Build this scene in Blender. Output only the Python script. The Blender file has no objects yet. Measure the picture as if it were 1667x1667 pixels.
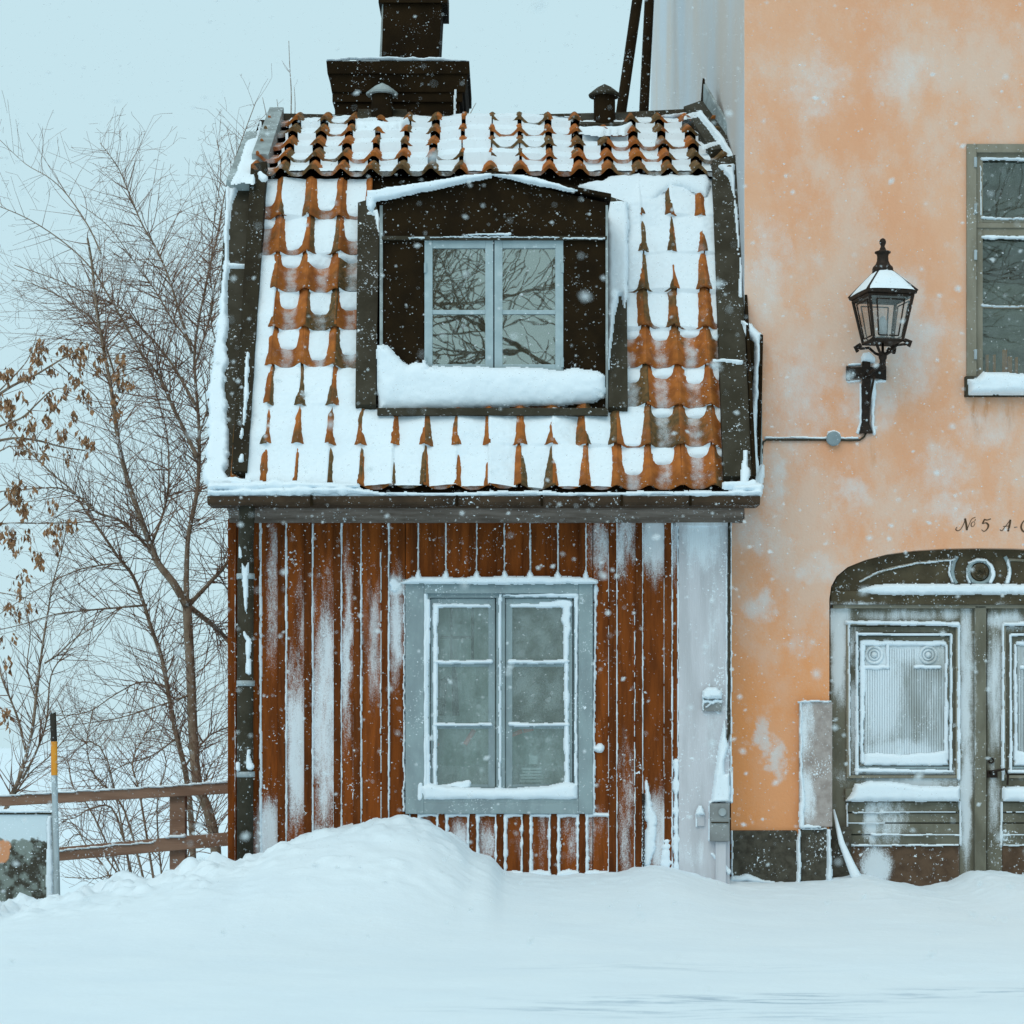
import bpy, bmesh, math, random
import numpy as np
from mathutils import Vector, Matrix

random.seed(7)
RNG = np.random.default_rng(11)
SC = bpy.context.scene
COL = SC.collection
rad = math.radians

# ------------------------------------------------------------------ camera, sky, sun, exposure
D0 = 18.0            # metres from the camera to the red facade
FOC = 3600.0         # focal length in photograph pixels
HORIZON = 1180.0
CAMZ = 1.4
cam_data = bpy.data.cameras.new('camera')
cam = bpy.data.objects.new('camera', cam_data)
COL.objects.link(cam)
cam.location = (0, -D0, CAMZ)
cam.rotation_euler = (rad(90), 0, 0)
cam_data.sensor_width = 36.0
cam_data.lens = 36.0 * FOC / 1667.0
cam_data.shift_y = (HORIZON - 833.5) / 1667.0
cam_data.clip_end = 2000
cam_data.dof.use_dof = True
cam_data.dof.focus_distance = 18.0
cam_data.dof.aperture_fstop = 5.0
SC.camera = cam

world = bpy.data.worlds.new('World')
SC.world = world
world.use_nodes = True
wn = world.node_tree
wn.nodes.clear()
w_out = wn.nodes.new('ShaderNodeOutputWorld')
w_bg = wn.nodes.new('ShaderNodeBackground')
w_sky = wn.nodes.new('ShaderNodeTexSky')
w_sky.sky_type = 'NISHITA'
w_sky.sun_disc = False
w_sky.sun_elevation = rad(45)
w_sky.sun_rotation = rad(200)
w_mix = wn.nodes.new('ShaderNodeMix')
w_mix.data_type = 'RGBA'
w_mix.inputs[0].default_value = 0.97            # a closed layer of snow cloud over the blue sky
w_mix.inputs[7].default_value = (5.75, 7.90, 8.60, 1)
wn.links.new(w_sky.outputs[0], w_mix.inputs[6])
wn.links.new(w_mix.outputs[2], w_bg.inputs[0])
w_bg.inputs[1].default_value = 0.1
wn.links.new(w_bg.outputs[0], w_out.inputs[0])

sun_data = bpy.data.lights.new('sun', 'SUN')
sun_data.energy = 1.2
sun_data.angle = rad(50)
sun_data.color = (1.0, 0.90, 0.78)
sun = bpy.data.objects.new('sun', sun_data)
COL.objects.link(sun)
sun.rotation_euler = Vector((0.25, 0.68, -0.74)).to_track_quat('-Z', 'Y').to_euler()
sun.location = (-5, -30, 30)

SC.view_settings.view_transform = 'Standard'
SC.view_settings.look = 'None'
SC.view_settings.exposure = 0.0
SC.view_settings.gamma = 1.0
SC.view_settings.use_curve_mapping = False
SC.render.engine = 'CYCLES'
SC.cycles.use_denoising = True
SC.cycles.max_bounces = 8
SC.cycles.diffuse_bounces = 4
SC.cycles.transparent_max_bounces = 24
SC.cycles.caustics_reflective = False
SC.cycles.caustics_refractive = False

# ------------------------------------------------------------------ helpers
def P(px, py, y=0.0):
    k = (D0 + y) / FOC
    return Vector(((px - 833.5) * k, y, (HORIZON - py) * k + CAMZ))
def PX(px, y=0.0): return (px - 833.5) * (D0 + y) / FOC
def PZ(py, y=0.0): return (HORIZON - py) * (D0 + y) / FOC + CAMZ

def hash2(ix, iy, seed):
    n = (ix.astype(np.int64) * 374761393 + iy.astype(np.int64) * 668265263 + seed * 1442695041) & 0x7fffffff
    n = ((n ^ (n >> 13)) * 1274126177) & 0x7fffffff
    n = n ^ (n >> 16)
    return (n & 0xffff) / 65535.0
def vnoise(x, y, seed=0):
    x = np.asarray(x, float); y = np.asarray(y, float)
    ix = np.floor(x); iy = np.floor(y)
    fx = x - ix; fy = y - iy
    fx = fx * fx * (3 - 2 * fx); fy = fy * fy * (3 - 2 * fy)
    a = hash2(ix, iy, seed); b = hash2(ix + 1, iy, seed)
    c = hash2(ix, iy + 1, seed); d = hash2(ix + 1, iy + 1, seed)
    return (a + (b - a) * fx) * (1 - fy) + (c + (d - c) * fx) * fy
def fbm(x, y, seed=0, oct=4):
    t = 0; a = 0.5; s = 0
    for k in range(oct):
        t = t + a * vnoise(x * 2 ** k, y * 2 ** k, seed + k * 17); s += a; a *= 0.5
    return t / s                                    # 0..1
def sstep(a, b, x):
    t = np.clip((x - a) / (b - a), 0, 1)
    return t * t * (3 - 2 * t)

class MB:
    """collects shapes in world coordinates; build() links them as ONE mesh object"""
    def __init__(s): s.v = []; s.f = []
    def add(s, vs, fs):
        n = len(s.v); s.v += [tuple(v) for v in vs]; s.f += [tuple(i + n for i in f) for f in fs]; return s
    def box(s, x0, x1, y0, y1, z0, z1):
        v = [(x, y, z) for x in (x0, x1) for y in (y0, y1) for z in (z0, z1)]
        return s.add(v, [(0, 1, 3, 2), (4, 6, 7, 5), (0, 4, 5, 1), (2, 3, 7, 6), (0, 2, 6, 4), (1, 5, 7, 3)])
    def hexa(s, q, d):
        """a quad pushed along the vector d"""
        d = Vector(d); q = [Vector(p) for p in q]
        v = q + [p + d for p in q]
        n = len(q)
        return s.add(v, [tuple(range(n)), tuple(range(2 * n - 1, n - 1, -1))] + [(i, (i + 1) % n, n + (i + 1) % n, n + i) for i in range(n)])
    def pbox(s, px0, px1, py0, py1, yf, yb):
        return s.box(PX(px0, yf), PX(px1, yf), yf, yb, PZ(py1, yf), PZ(py0, yf))
    def prism(s, poly, y0, y1):
        return s.hexa([(x, y0, z) for x, z in poly], (0, y1 - y0, 0))
    def pprism(s, poly, yf, yb):
        return s.prism([(PX(a, yf), PZ(b, yf)) for a, b in poly], yf, yb)
    def tube(s, pts, r, n=8, caps=True):
        pts = [Vector(p) for p in pts]
        if not hasattr(r, '__len__'): r = [r] * len(pts)
        base = len(s.v); up = Vector((0.31, 0.77, 0.55))
        for i, p in enumerate(pts):
            t = (pts[min(i + 1, len(pts) - 1)] - pts[max(i - 1, 0)])
            t = t.normalized() if t.length > 1e-9 else Vector((0, 0, 1))
            a = t.cross(up)
            a = a.normalized() if a.length > 1e-4 else t.orthogonal().normalized()
            b = t.cross(a)
            for k in range(n):
                w = 2 * math.pi * k / n
                s.v.append(tuple(p + (a * math.cos(w) + b * math.sin(w)) * r[i]))
        for i in range(len(pts) - 1):
            for k in range(n):
                j = base + i * n
                s.f.append((j + k, j + (k + 1) % n, j + n + (k + 1) % n, j + n + k))
        if caps:
            s.f.append(tuple(base + k for k in range(n))[::-1])
            s.f.append(tuple(base + (len(pts) - 1) * n + k for k in range(n)))
        return s
    def lathe(s, cx, cy, prof, n=16, yaw=0.0):
        base = len(s.v)
        for r, z in prof:
            for k in range(n):
                w = 2 * math.pi * k / n + yaw
                s.v.append((cx + r * math.cos(w), cy + r * math.sin(w), z))
        for i in range(len(prof) - 1):
            for k in range(n):
                j = base + i * n
                s.f.append((j + k, j + (k + 1) % n, j + n + (k + 1) % n, j + n + k))
        s.f.append(tuple(base + k for k in range(n))[::-1])
        s.f.append(tuple(base + (len(prof) - 1) * n + k for k in range(n)))
        return s
    def ring(s, cx, cz, y, R, r, n=28, m=6, arc=(0, 2 * math.pi), sx=1.0):
        a0, a1 = arc
        full = abs(a1 - a0 - 2 * math.pi) < 1e-6
        cnt = n + 1
        return s.tube([(cx + sx * R * math.cos(a0 + (a1 - a0) * k / n), y, cz + R * math.sin(a0 + (a1 - a0) * k / n)) for k in range(cnt)], r, m, not full)
    def build(s, name, mat, parent=None, smooth=False, bevel=0.0, kind=None, label=None):
        return link_mesh(name, np.array(s.v, float), s.f, mat, parent, smooth, bevel, kind, label)

def world_loc(o):
    t = Vector(o.location)
    while o.parent is not None:
        o = o.parent; t = t + Vector(o.location)
    return t

def link_mesh(name, V, F, mat, parent=None, smooth=False, bevel=0.0, kind=None, label=None):
    lo = V.min(0); hi = V.max(0)
    c = np.array([(lo[0] + hi[0]) / 2, (lo[1] + hi[1]) / 2, lo[2]])
    me = bpy.data.meshes.new(name)
    me.from_pydata((V - c).tolist(), [], F if isinstance(F, list) else F.tolist())
    if len(F) < 30000:
        bm = bmesh.new(); bm.from_mesh(me)
        bmesh.ops.recalc_face_normals(bm, faces=bm.faces[:])
        bm.to_mesh(me); bm.free()
    if smooth: me.shade_smooth()
    me.materials.append(mat)
    o = bpy.data.objects.new(name, me)
    COL.objects.link(o)
    if parent is not None:
        o.parent = parent
        o.location = Vector(c) - world_loc(parent)
    else:
        o.location = Vector(c)
    if bevel:
        m = o.modifiers.new('bevel', 'BEVEL'); m.width = bevel; m.segments = 2; m.limit_method = 'ANGLE'; m.angle_limit = rad(40)
    if kind: o['kind'] = kind
    if label: o['label'] = label
    return o

def thing(name, label, cat, loc, group=None):
    o = bpy.data.objects.new(name, None)
    COL.objects.link(o)
    o.location = loc; o.empty_display_size = 0.3
    o['label'] = label; o['category'] = cat
    if group: o['group'] = group
    return o
def tag(o, label, cat, group=None):
    o['label'] = label; o['category'] = cat
    if group: o['group'] = group
    return o

# ------------------------------------------------------------------ materials
SNOWC = (0.77, 0.865, 0.93)
def new_mat(name):
    m = bpy.data.materials.new(name); m.use_nodes = True
    nt = m.node_tree; nt.nodes.clear()
    return m, nt
class NT:
    def __init__(s, nt): s.nt = nt
    def n(s, t, **k):
        o = s.nt.nodes.new(t)
        for a, b in k.items(): setattr(o, a, b)
        return o
    def l(s, a, b): s.nt.links.new(a, b)
    def math(s, op, a, b=None, clamp=False):
        o = s.n('ShaderNodeMath', operation=op, use_clamp=clamp)
        for i, v in enumerate((a, b)):
            if v is None: continue
            if isinstance(v, (int, float)): o.inputs[i].default_value = v
            else: s.l(v, o.inputs[i])
        return o.outputs[0]
    def ramp(s, v, a, b, lo=0.0, hi=1.0):
        o = s.n('ShaderNodeMapRange', interpolation_type='SMOOTHSTEP')
        s.l(v, o.inputs[0])
        for i, w in zip((1, 2, 3, 4), (a, b, lo, hi)): o.inputs[i].default_value = w
        return o.outputs[0]
    def noise(s, vec, scale, detail=3.0, stretch=None, rough=0.55):
        if stretch is not None:
            m = s.n('ShaderNodeVectorMath', operation='MULTIPLY'); s.l(vec, m.inputs[0]); m.inputs[1].default_value = stretch
            vec = m.outputs[0]
        o = s.n('ShaderNodeTexNoise'); s.l(vec, o.inputs['Vector'])
        o.inputs['Scale'].default_value = scale; o.inputs['Detail'].default_value = detail; o.inputs['Roughness'].default_value = rough
        return o.outputs[0]
    def mix(s, fac, a, b):
        o = s.n('ShaderNodeMix', data_type='RGBA')
        if isinstance(fac, (int, float)): o.inputs[0].default_value = fac
        else: s.l(fac, o.inputs[0])
        for i, v in ((6, a), (7, b)):
            if isinstance(v, tuple): o.inputs[i].default_value = (*v, 1)
            else: s.l(v, o.inputs[i])
        return o.outputs[2]

def ellipses(t, pos, lst, plane_y, warp=0.10):
    """soft patches of clinging snow, given in the photograph's facade measurements (px, py, rx, rz, strength)"""
    out = None
    wz = t.n('ShaderNodeTexNoise'); t.l(pos, wz.inputs['Vector']); wz.inputs['Scale'].default_value = 5.0; wz.inputs['Detail'].default_value = 4.0; wz.inputs['Roughness'].default_value = 0.6
    wa = t.n('ShaderNodeVectorMath', operation='SUBTRACT'); t.l(wz.outputs['Color'], wa.inputs[0]); wa.inputs[1].default_value = (.5, .5, .5)
    wb = t.n('ShaderNodeVectorMath', operation='MULTIPLY_ADD'); t.l(wa.outputs[0], wb.inputs[0]); wb.inputs[1].default_value = (warp, 0, warp); t.l(pos, wb.inputs[2])
    pos = wb.outputs[0]
    for (px, py, rx, rz, st) in lst:
        c = P(px, py, plane_y); k = (D0 + plane_y) / FOC
        a = t.n('ShaderNodeVectorMath', operation='SUBTRACT'); t.l(pos, a.inputs[0]); a.inputs[1].default_value = c
        b = t.n('ShaderNodeVectorMath', operation='MULTIPLY'); t.l(a.outputs[0], b.inputs[0]); b.inputs[1].default_value = (1 / (rx * k), 0, 1 / (rz * k))
        d = t.n('ShaderNodeVectorMath', operation='LENGTH'); t.l(b.outputs[0], d.inputs[0])
        e = t.ramp(d.outputs['Value'], 1.35, 0.2, 0.0, st)
        out = e if out is None else t.math('MAXIMUM', out, e)
    return out

def mat(name, col, col2=None, rough=0.8, nscale=6.0, stretch=None, bump=0.0, bscale=40.0, spec=0.25,
        frost=None, plane_y=0.0, dust=0.0, dust_scale=60.0, frost_grain=1.0, vary=0.0, metal=0.0, frost_col=None, frost_soft=0.36):
    m, nt = new_mat(name); t = NT(nt)
    out = t.n('ShaderNodeOutputMaterial'); p = t.n('ShaderNodeBsdfPrincipled'); t.l(p.outputs[0], out.inputs[0])
    g = t.n('ShaderNodeNewGeometry'); pos = g.outputs['Position']
    col2 = col2 or tuple(c * 0.72 for c in col)
    nz = t.noise(pos, nscale, 4.0, stretch)
    c = t.mix(t.ramp(nz, 0.35, 0.68), col, col2)
    if vary:
        oi = t.n('ShaderNodeObjectInfo')
        hv = t.n('ShaderNodeHueSaturation')
        t.l(c, hv.inputs['Color'])
        t.l(t.ramp(oi.outputs['Random'], 0, 1, 1 - vary, 1 + vary), hv.inputs['Value'])
        c = hv.outputs[0]
    f = None
    if dust:
        fine = t.noise(pos, dust_scale, 2.0, None, 0.7)
        big = t.noise(pos, dust_scale / 14, 2.0)
        f = t.ramp(t.math('ADD', fine, t.math('MULTIPLY', t.math('SUBTRACT', big, 0.5), 0.6)), 0.74 - dust * 0.3, 0.84 - dust * 0.3)
    if frost:
        e = ellipses(t, pos, frost, plane_y)
        med = t.noise(pos, 13.0, 6.0, (1, 1, 0.2), .65)
        fine = t.noise(pos, 170.0, 2.0, (1, 1, .6))
        q = t.math('ADD', e, t.math('MULTIPLY', t.math('SUBTRACT', med, 0.5), 1.5))
        q = t.math('ADD', q, t.math('MULTIPLY', t.math('SUBTRACT', fine, 0.5), 0.9 * frost_grain))
        q = t.math('MULTIPLY', t.ramp(q, 0.5 - frost_soft, 0.5 + frost_soft, 0.0, 0.80), t.ramp(e, 0.0, 0.15))
        f = q if f is None else t.math('MAXIMUM', f, q)
    if f is not None:
        c = t.mix(f, c, frost_col or SNOWC)
    t.l(c, p.inputs['Base Color'])
    p.inputs['Roughness'].default_value = rough
    p.inputs['Specular IOR Level'].default_value = spec
    p.inputs['Metallic'].default_value = metal
    if bump:
        b = t.n('ShaderNodeBump'); b.inputs['Strength'].default_value = bump; b.inputs['Distance'].default_value = 0.01
        t.l(t.noise(pos, bscale, 4.0, stretch), b.inputs['Height']); t.l(b.outputs[0], p.inputs['Normal'])
    return m

def snow_mat(name, patches=None):
    m, nt = new_mat(name); t = NT(nt)
    out = t.n('ShaderNodeOutputMaterial'); p = t.n('ShaderNodeBsdfPrincipled'); t.l(p.outputs[0], out.inputs[0])
    g = t.n('ShaderNodeNewGeometry'); pos = g.outputs['Position']
    c = t.mix(t.ramp(t.noise(pos, 1.3, 4.0), 0.3, 0.7), SNOWC, tuple(a * b for a, b in zip(SNOWC, (0.965, 0.975, 0.985))))
    if patches:
        e = None
        for (x, y, rx, ry, st) in patches:
            a = t.n('ShaderNodeVectorMath', operation='SUBTRACT'); t.l(pos, a.inputs[0]); a.inputs[1].default_value = (x, y, 0)
            b = t.n('ShaderNodeVectorMath', operation='MULTIPLY'); t.l(a.outputs[0], b.inputs[0]); b.inputs[1].default_value = (1 / rx, 1 / ry, 0)
            d = t.n('ShaderNodeVectorMath', operation='LENGTH'); t.l(b.outputs[0], d.inputs[0])
            r = t.ramp(d.outputs['Value'], 1.2, 0.2, 0.0, st)
            e = r if e is None else t.math('MAXIMUM', e, r)
        nz = t.noise(pos, 7.0, 5.0, (0.3, 1.6, 1), 0.65)
        q = t.math('MULTIPLY', e, t.ramp(nz, 0.47, 0.62))
        c = t.mix(q, c, (0.40, 0.52, 0.62))          # thin blown ice of the packed road showing through
    t.l(c, p.inputs['Base Color'])
    p.inputs['Roughness'].default_value = 0.75
    p.inputs['Specular IOR Level'].default_value = 0.15
    b = t.n('ShaderNodeBump'); b.inputs['Strength'].default_value = 0.25; b.inputs['Distance'].default_value = 0.02
    t.l(t.noise(pos, 14.0, 6.0), b.inputs['Height']); t.l(b.outputs[0], p.inputs['Normal'])
    return m

def tile_mat():
    m, nt = new_mat('clay_tile'); t = NT(nt)
    out = t.n('ShaderNodeOutputMaterial'); p = t.n('ShaderNodeBsdfPrincipled'); t.l(p.outputs[0], out.inputs[0])
    tc = t.n('ShaderNodeTexCoord'); g = t.n('ShaderNodeNewGeometry'); pos = g.outputs['Position']
    oi = t.n('ShaderNodeObjectInfo'); rnd = oi.outputs['Random']
    orange = t.mix(t.ramp(t.noise(pos, 11.0, 4.0), 0.3, 0.7), (0.46, 0.15, 0.032), (0.29, 0.092, 0.024))
    moss = t.mix(t.ramp(t.noise(pos, 24.0, 4.0), 0.35, 0.65), (0.10, 0.068, 0.030), (0.19, 0.105, 0.042))
    amt = t.math('ADD', t.math('MULTIPLY', rnd, 0.95), t.math('MULTIPLY', t.math('SUBTRACT', t.noise(pos, 5.0, 3.0), 0.5), 1.3))
    c = t.mix(t.ramp(amt, 0.28, 0.72), orange, moss)
    # blown snow dust clinging low in the trough of each tile
    sx = t.n('ShaderNodeSeparateXYZ'); t.l(tc.outputs['Object'], sx.inputs[0])
    trough = t.ramp(t.math('ABSOLUTE', sx.outputs[0]), 0.085, 0.02)
    fine = t.noise(pos, 150.0, 2.0); med = t.noise(pos, 9.0, 3.0)
    q = t.math('ADD', t.math('MULTIPLY', trough, 0.42), t.math('MULTIPLY', t.math('SUBTRACT', fine, 0.5), 0.7))
    q = t.math('ADD', q, t.math('MULTIPLY', t.math('SUBTRACT', med, 0.5), 1.1))
    c = t.mix(t.ramp(q, 0.12, 0.74, 0.0, 0.66), c, SNOWC)
    t.l(c, p.inputs['Base Color']); p.inputs['Roughness'].default_value = 0.85; p.inputs['Specular IOR Level'].default_value = 0.2
    b = t.n('ShaderNodeBump'); b.inputs['Strength'].default_value = 0.35; b.inputs['Distance'].default_value = 0.008
    t.l(t.noise(pos, 60.0, 4.0), b.inputs['Height']); t.l(b.outputs[0], p.inputs['Normal'])
    return m

def glass_mat(name, refl, frost_lo, frost_hi, tint=(0.8, 0.86, 0.85)):
    m, nt = new_mat(name); t = NT(nt)
    out = t.n('ShaderNodeOutputMaterial')
    tr = t.n('ShaderNodeBsdfTransparent'); tr.inputs[0].default_value = (*tint, 1)
    gl = t.n('ShaderNodeBsdfGlossy'); gl.inputs['Roughness'].default_value = 0.0; gl.inputs['Color'].default_value = (0.86, 0.9, 0.84, 1)
    df = t.n('ShaderNodeBsdfDiffuse'); df.inputs[0].default_value = (0.62, 0.74, 0.77, 1)
    a = t.n('ShaderNodeMixShader'); a.inputs[0].default_value = refl
    t.l(tr.outputs[0], a.inputs[1]); t.l(gl.outputs[0], a.inputs[2])
    g = t.n('ShaderNodeNewGeometry')
    nz = t.math('ADD', t.math('MULTIPLY', t.noise(g.outputs['Position'], 5.0, 4.0), 0.6), t.math('MULTIPLY', t.noise(g.outputs['Position'], 90.0, 2.0), 0.4))
    b = t.n('ShaderNodeMixShader'); t.l(t.ramp(nz, 0.40, 0.62, frost_lo, frost_hi), b.inputs[0])
    t.l(a.outputs[0], b.inputs[1]); t.l(df.outputs[0], b.inputs[2])
    bp = t.n('ShaderNodeBump'); bp.inputs['Strength'].default_value = 0.02; bp.inputs['Distance'].default_value = 0.01
    t.l(t.noise(g.outputs['Position'], 4.0, 2.0), bp.inputs['Height']); t.l(bp.outputs[0], gl.inputs['Normal'])
    t.l(b.outputs[0], out.inputs[0])
    return m

M = {}
M['snow'] = snow_mat('snow')
M['ground'] = snow_mat('ground_snow', [(PX(1180, -6.5), -6.55, 1.3, 0.30, 1.0), (PX(1380, -6.4), -6.35, .8, 0.22, 1.0), (PX(1640, -6.3), -6.2, .9, 0.30, 1.0), (PX(1020, -6.9), -6.95, 1.2, 0.2, 0.7), (PX(1250, -7.2), -7.2, 1.0, .2, .6), (PX(1080, -5), -5.0, 1.2, 0.3, 0.3)])
M['tile'] = tile_mat()
M['metal'] = mat('black_sheet_metal', (0.021, 0.0125, 0.005), (0.013, 0.008, 0.0035), rough=0.8, nscale=5, bump=0.1, bscale=12, spec=0.06, dust=0.03, dust_scale=60)
M['metal_grey'] = mat('weathered_sheet_metal', (0.056, 0.050, 0.036), (0.036, 0.031, 0.020), rough=0.75, nscale=5, bump=0.1, bscale=10, spec=0.12, dust=0.2, dust_scale=50)
M['gutter'] = mat('brown_gutter', (0.075, 0.048, 0.030), (0.048, 0.031, 0.020), rough=0.8, nscale=4, spec=0.1, dust=0.2, dust_scale=40)
M['metal_mid'] = mat('brown_black_metal', (0.036, 0.030, 0.019), (0.024, 0.019, 0.012), rough=0.8, nscale=5, spec=0.08, dust=0.12, dust_scale=55)
M['metal_pale'] = mat('rimed_sheet_metal', (0.33, 0.39, 0.40), (0.20, 0.23, 0.23), rough=0.6, nscale=6, spec=0.3, dust=0.3, dust_scale=40)
M['iron'] = mat('black_iron', (0.013, 0.008, 0.005), (0.026, 0.015, 0.009), rough=0.55, nscale=30, spec=0.22, dust=0.05)
M['zinc'] = mat('grey_zinc', (0.24, 0.31, 0.34), rough=0.6, dust=0.1)
BOARD_FROST = [(445, 960, 14, 130, .62), (440, 1360, 30, 70, .9), (485, 1220, 26, 170, .85), (530, 1170, 26, 240, .85), (525, 1390, 60, 60, .9), (565, 1040, 12, 160, .7), (610, 1050, 24, 110, .45), (645, 1020, 16, 110, .75),
               (645, 955, 20, 24, .9), (500, 1040, 24, 120, .4), (980, 890, 26, 60, .55), (1018, 880, 24, 70, .6), (1068, 880, 32, 70, 1.0), (1095, 860, 14, 90, .8), (1075, 1360, 24, 90, .8), (770, 1370, 70, 40, .55), (910, 1360, 120, 60, .28), (1020, 1330, 20, 130, .35)]
M['red_board'] = mat('falu_red_board', (0.215, 0.057, 0.011), (0.125, 0.034, 0.008), rough=0.9, nscale=7, stretch=(3, 3, 0.35), bump=0.3, bscale=45, spec=0.1, frost=BOARD_FROST, dust=0.16, dust_scale=38, vary=0.16)
M['red_batten'] = mat('falu_red_batten', (0.150, 0.042, 0.0095), (0.085, 0.024, 0.006), rough=0.9, nscale=7, stretch=(3, 3, 0.35), bump=0.3, bscale=45, spec=0.1, dust=0.14, dust_scale=38, vary=0.15)
M['grey_trim'] = mat('grey_painted_trim', (0.27, 0.35, 0.37), (0.22, 0.28, 0.30), rough=0.7, nscale=8, stretch=(1, 1, .4), bump=0.12, bscale=50, dust=0.22, dust_scale=60)
M['grey_sash'] = mat('pale_painted_sash', (0.36, 0.46, 0.49), (0.30, 0.39, 0.42), rough=0.65, nscale=8, dust=0.12)
M['cornice'] = mat('grey_cornice', (0.21, 0.175, 0.15), (0.125, 0.098, 0.08), rough=0.8, nscale=7, stretch=(.5, 3, 3), bump=0.2, bscale=30, dust=0.18, dust_scale=40)
M['pilaster'] = mat('rimed_corner_post', (0.56, 0.575, 0.615), (0.46, 0.475, 0.505), rough=0.8, nscale=5, stretch=(2, 1, .25), bump=0.2, bscale=50, dust=0.25, dust_scale=45, frost=[(1145, 880, 40, 60, .8), (1160, 1040, 18, 300, .3), (1130, 1390, 40, 30, .35)], frost_grain=.6)
WALL_FROST = [(1240, 1195, 18, 50, 1.0), (1262, 1235, 18, 44, 1.0), (1232, 985, 34, 44, .85), (1330, 930, 60, 36, .72), (1265, 905, 46, 50, .62), (1370, 1000, 30, 30, .6), (1300, 1050, 40, 24, .55), (1480, 560, 80, 120, .85),
              (1460, 470, 70, 60, .7), (1300, 640, 70, 120, .75), (1260, 780, 30, 70, .8), (1390, 800, 40, 40, .75), (1535, 760, 70, 60, .7), (1410, 650, 60, 110, .8), (1600, 700, 70, 50, .7), (1250, 440, 50, 130, .68), (1330, 420, 24, 20, .55), (1560, 830, 80, 40, .72), (1235, 865, 50, 50, .8), (1470, 120, 90, 60, .6), (1330, 140, 80, 80, .6)]
M['stucco'] = None
M['side_stucco'] = mat('rimed_side_stucco', (0.58, 0.62, 0.66), (0.62, 0.55, 0.50), rough=0.9, nscale=1.1, stretch=(1, .45, 0.3), bump=0.15, bscale=50, dust=0.2, dust_scale=30)
DOOR_FROST = [(1366, 1010, 24, 40, 1.0), (1470, 1262, 110, 22, .8), (1573, 1150, 14, 160, .9), (1440, 1330, 40, 60, .6), (1640, 1010, 40, 20, .8), (1366, 1070, 18, 90, .9), (1380, 1040, 22, 50, .6), (1470, 1002, 100, 12, .55), (1572, 1060, 14, 130, .8), (1572, 1290, 12, 130, .9), (1470, 1275, 90, 14, .9), (1420, 1340, 18, 46, .85), (1425, 1420, 24, 40, .9), (1390, 1180, 10, 90, .8), (1620, 1120, 20, 130, .62), (1618, 1290, 14, 80, .6), (1550, 1000, 30, 14, .7), (1400, 1260, 20, 24, .6)]
M['door'] = mat('olive_door_paint', (0.175, 0.170, 0.130), (0.12, 0.115, 0.085), rough=0.75, nscale=7, stretch=(1, 1, .4), bump=0.15, bscale=40, frost=DOOR_FROST, plane_y=.5, dust=0.22, dust_scale=40)
M['door_dark'] = mat('dark_olive_paint', (0.088, 0.072, 0.042), (0.06, 0.047, 0.026), rough=0.75, nscale=7, bump=0.15, bscale=40, dust=0.2, dust_scale=40, frost=[(1400, 985, 70, 8, .5), (1630, 1000, 30, 20, .6)], plane_y=.42)
M['kick'] = mat('brown_kick_board', (0.115, 0.072, 0.045), (0.075, 0.045, 0.028), rough=0.85, nscale=12, bump=0.2, dust=0.26, dust_scale=36, frost=[(1425, 1410, 28, 40, 1.0), (1575, 1400, 16, 60, .8)], plane_y=.5)
M['ribbed'] = mat('rimed_ribbed_panel', (0.50, 0.57, 0.60), (0.36, 0.40, 0.40), rough=0.8, nscale=5, stretch=(2, 1, .5), dust=0.3, dust_scale=60, frost=[(1435, 1130, 44, 120, .95), (1470, 1060, 80, 30, .7), (1465, 1225, 80, 26, 1.0), (1520, 1160, 14, 70, .35)], plane_y=.5)
M['plinth'] = mat('dark_granite', (0.082, 0.076, 0.058), (0.045, 0.040, 0.030), rough=0.9, nscale=16, bump=0.4, bscale=30, dust=0.34, dust_scale=42)
M['slab'] = mat('pale_granite_slab', (0.40, 0.36, 0.34), (0.30, 0.26, 0.24), rough=0.9, nscale=14, bump=0.25, bscale=60, dust=0.3, dust_scale=70, frost=[(1310, 1180, 16, 60, .8), (1312, 1300, 16, 50, .9)], plane_y=.3)
M['olive_trim'] = mat('grey_olive_trim', (0.25, 0.235, 0.185), (0.20, 0.185, 0.14), rough=0.7, nscale=7, stretch=(1, 1, .4), dust=0.2, dust_scale=50)
M['ink'] = mat('brown_lettering', (0.10, 0.058, 0.030), rough=0.8)
M['fence'] = mat('weathered_fence_wood', (0.27, 0.165, 0.115), (0.19, 0.11, 0.075), rough=0.9, nscale=8, stretch=(.3, 2, 2), bump=0.3, bscale=30, dust=0.28, dust_scale=40)
M['bark'] = mat('bare_bark', (0.29, 0.225, 0.17), (0.18, 0.13, 0.09), rough=0.95, nscale=12, bump=0.4, bscale=30, spec=0.1, dust=0.3, dust_scale=30)
M['twig'] = mat('bare_twig', (0.185, 0.105, 0.072), (0.25, 0.165, 0.125), rough=0.95, nscale=6, spec=0.05)
M['leaf'] = mat('dead_leaf', (0.38, 0.225, 0.125), (0.22, 0.115, 0.058), rough=0.9, nscale=25, spec=0.1, dust=0.3, dust_scale=30)
M['dark_room'] = mat('dim_room', (0.045, 0.046, 0.038), rough=0.9)
M['curtain'] = mat('grey_curtain', (0.42, 0.50, 0.48), (0.28, 0.33, 0.31), rough=0.9, nscale=4, stretch=(2.5, 1, .5))
M['reflection_bands'] = mat('reflection_bands', (0.36, 0.40, 0.38), (0.075, 0.055, 0.036), rough=0.9, nscale=2.2, stretch=(.22, 1, 1.9), bump=.2)  # brown and grey bands painted as a building reflected in the glass
M['drape'] = mat('brown_drape', (0.16, 0.145, 0.12), (0.08, 0.072, 0.06), rough=0.9, nscale=9)
M['paper'] = mat('white_paper', (0.55, 0.60, 0.62), rough=0.8)
M['pink'] = mat('pink_ribbon', (0.78, 0.24, 0.20), rough=0.8)
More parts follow.
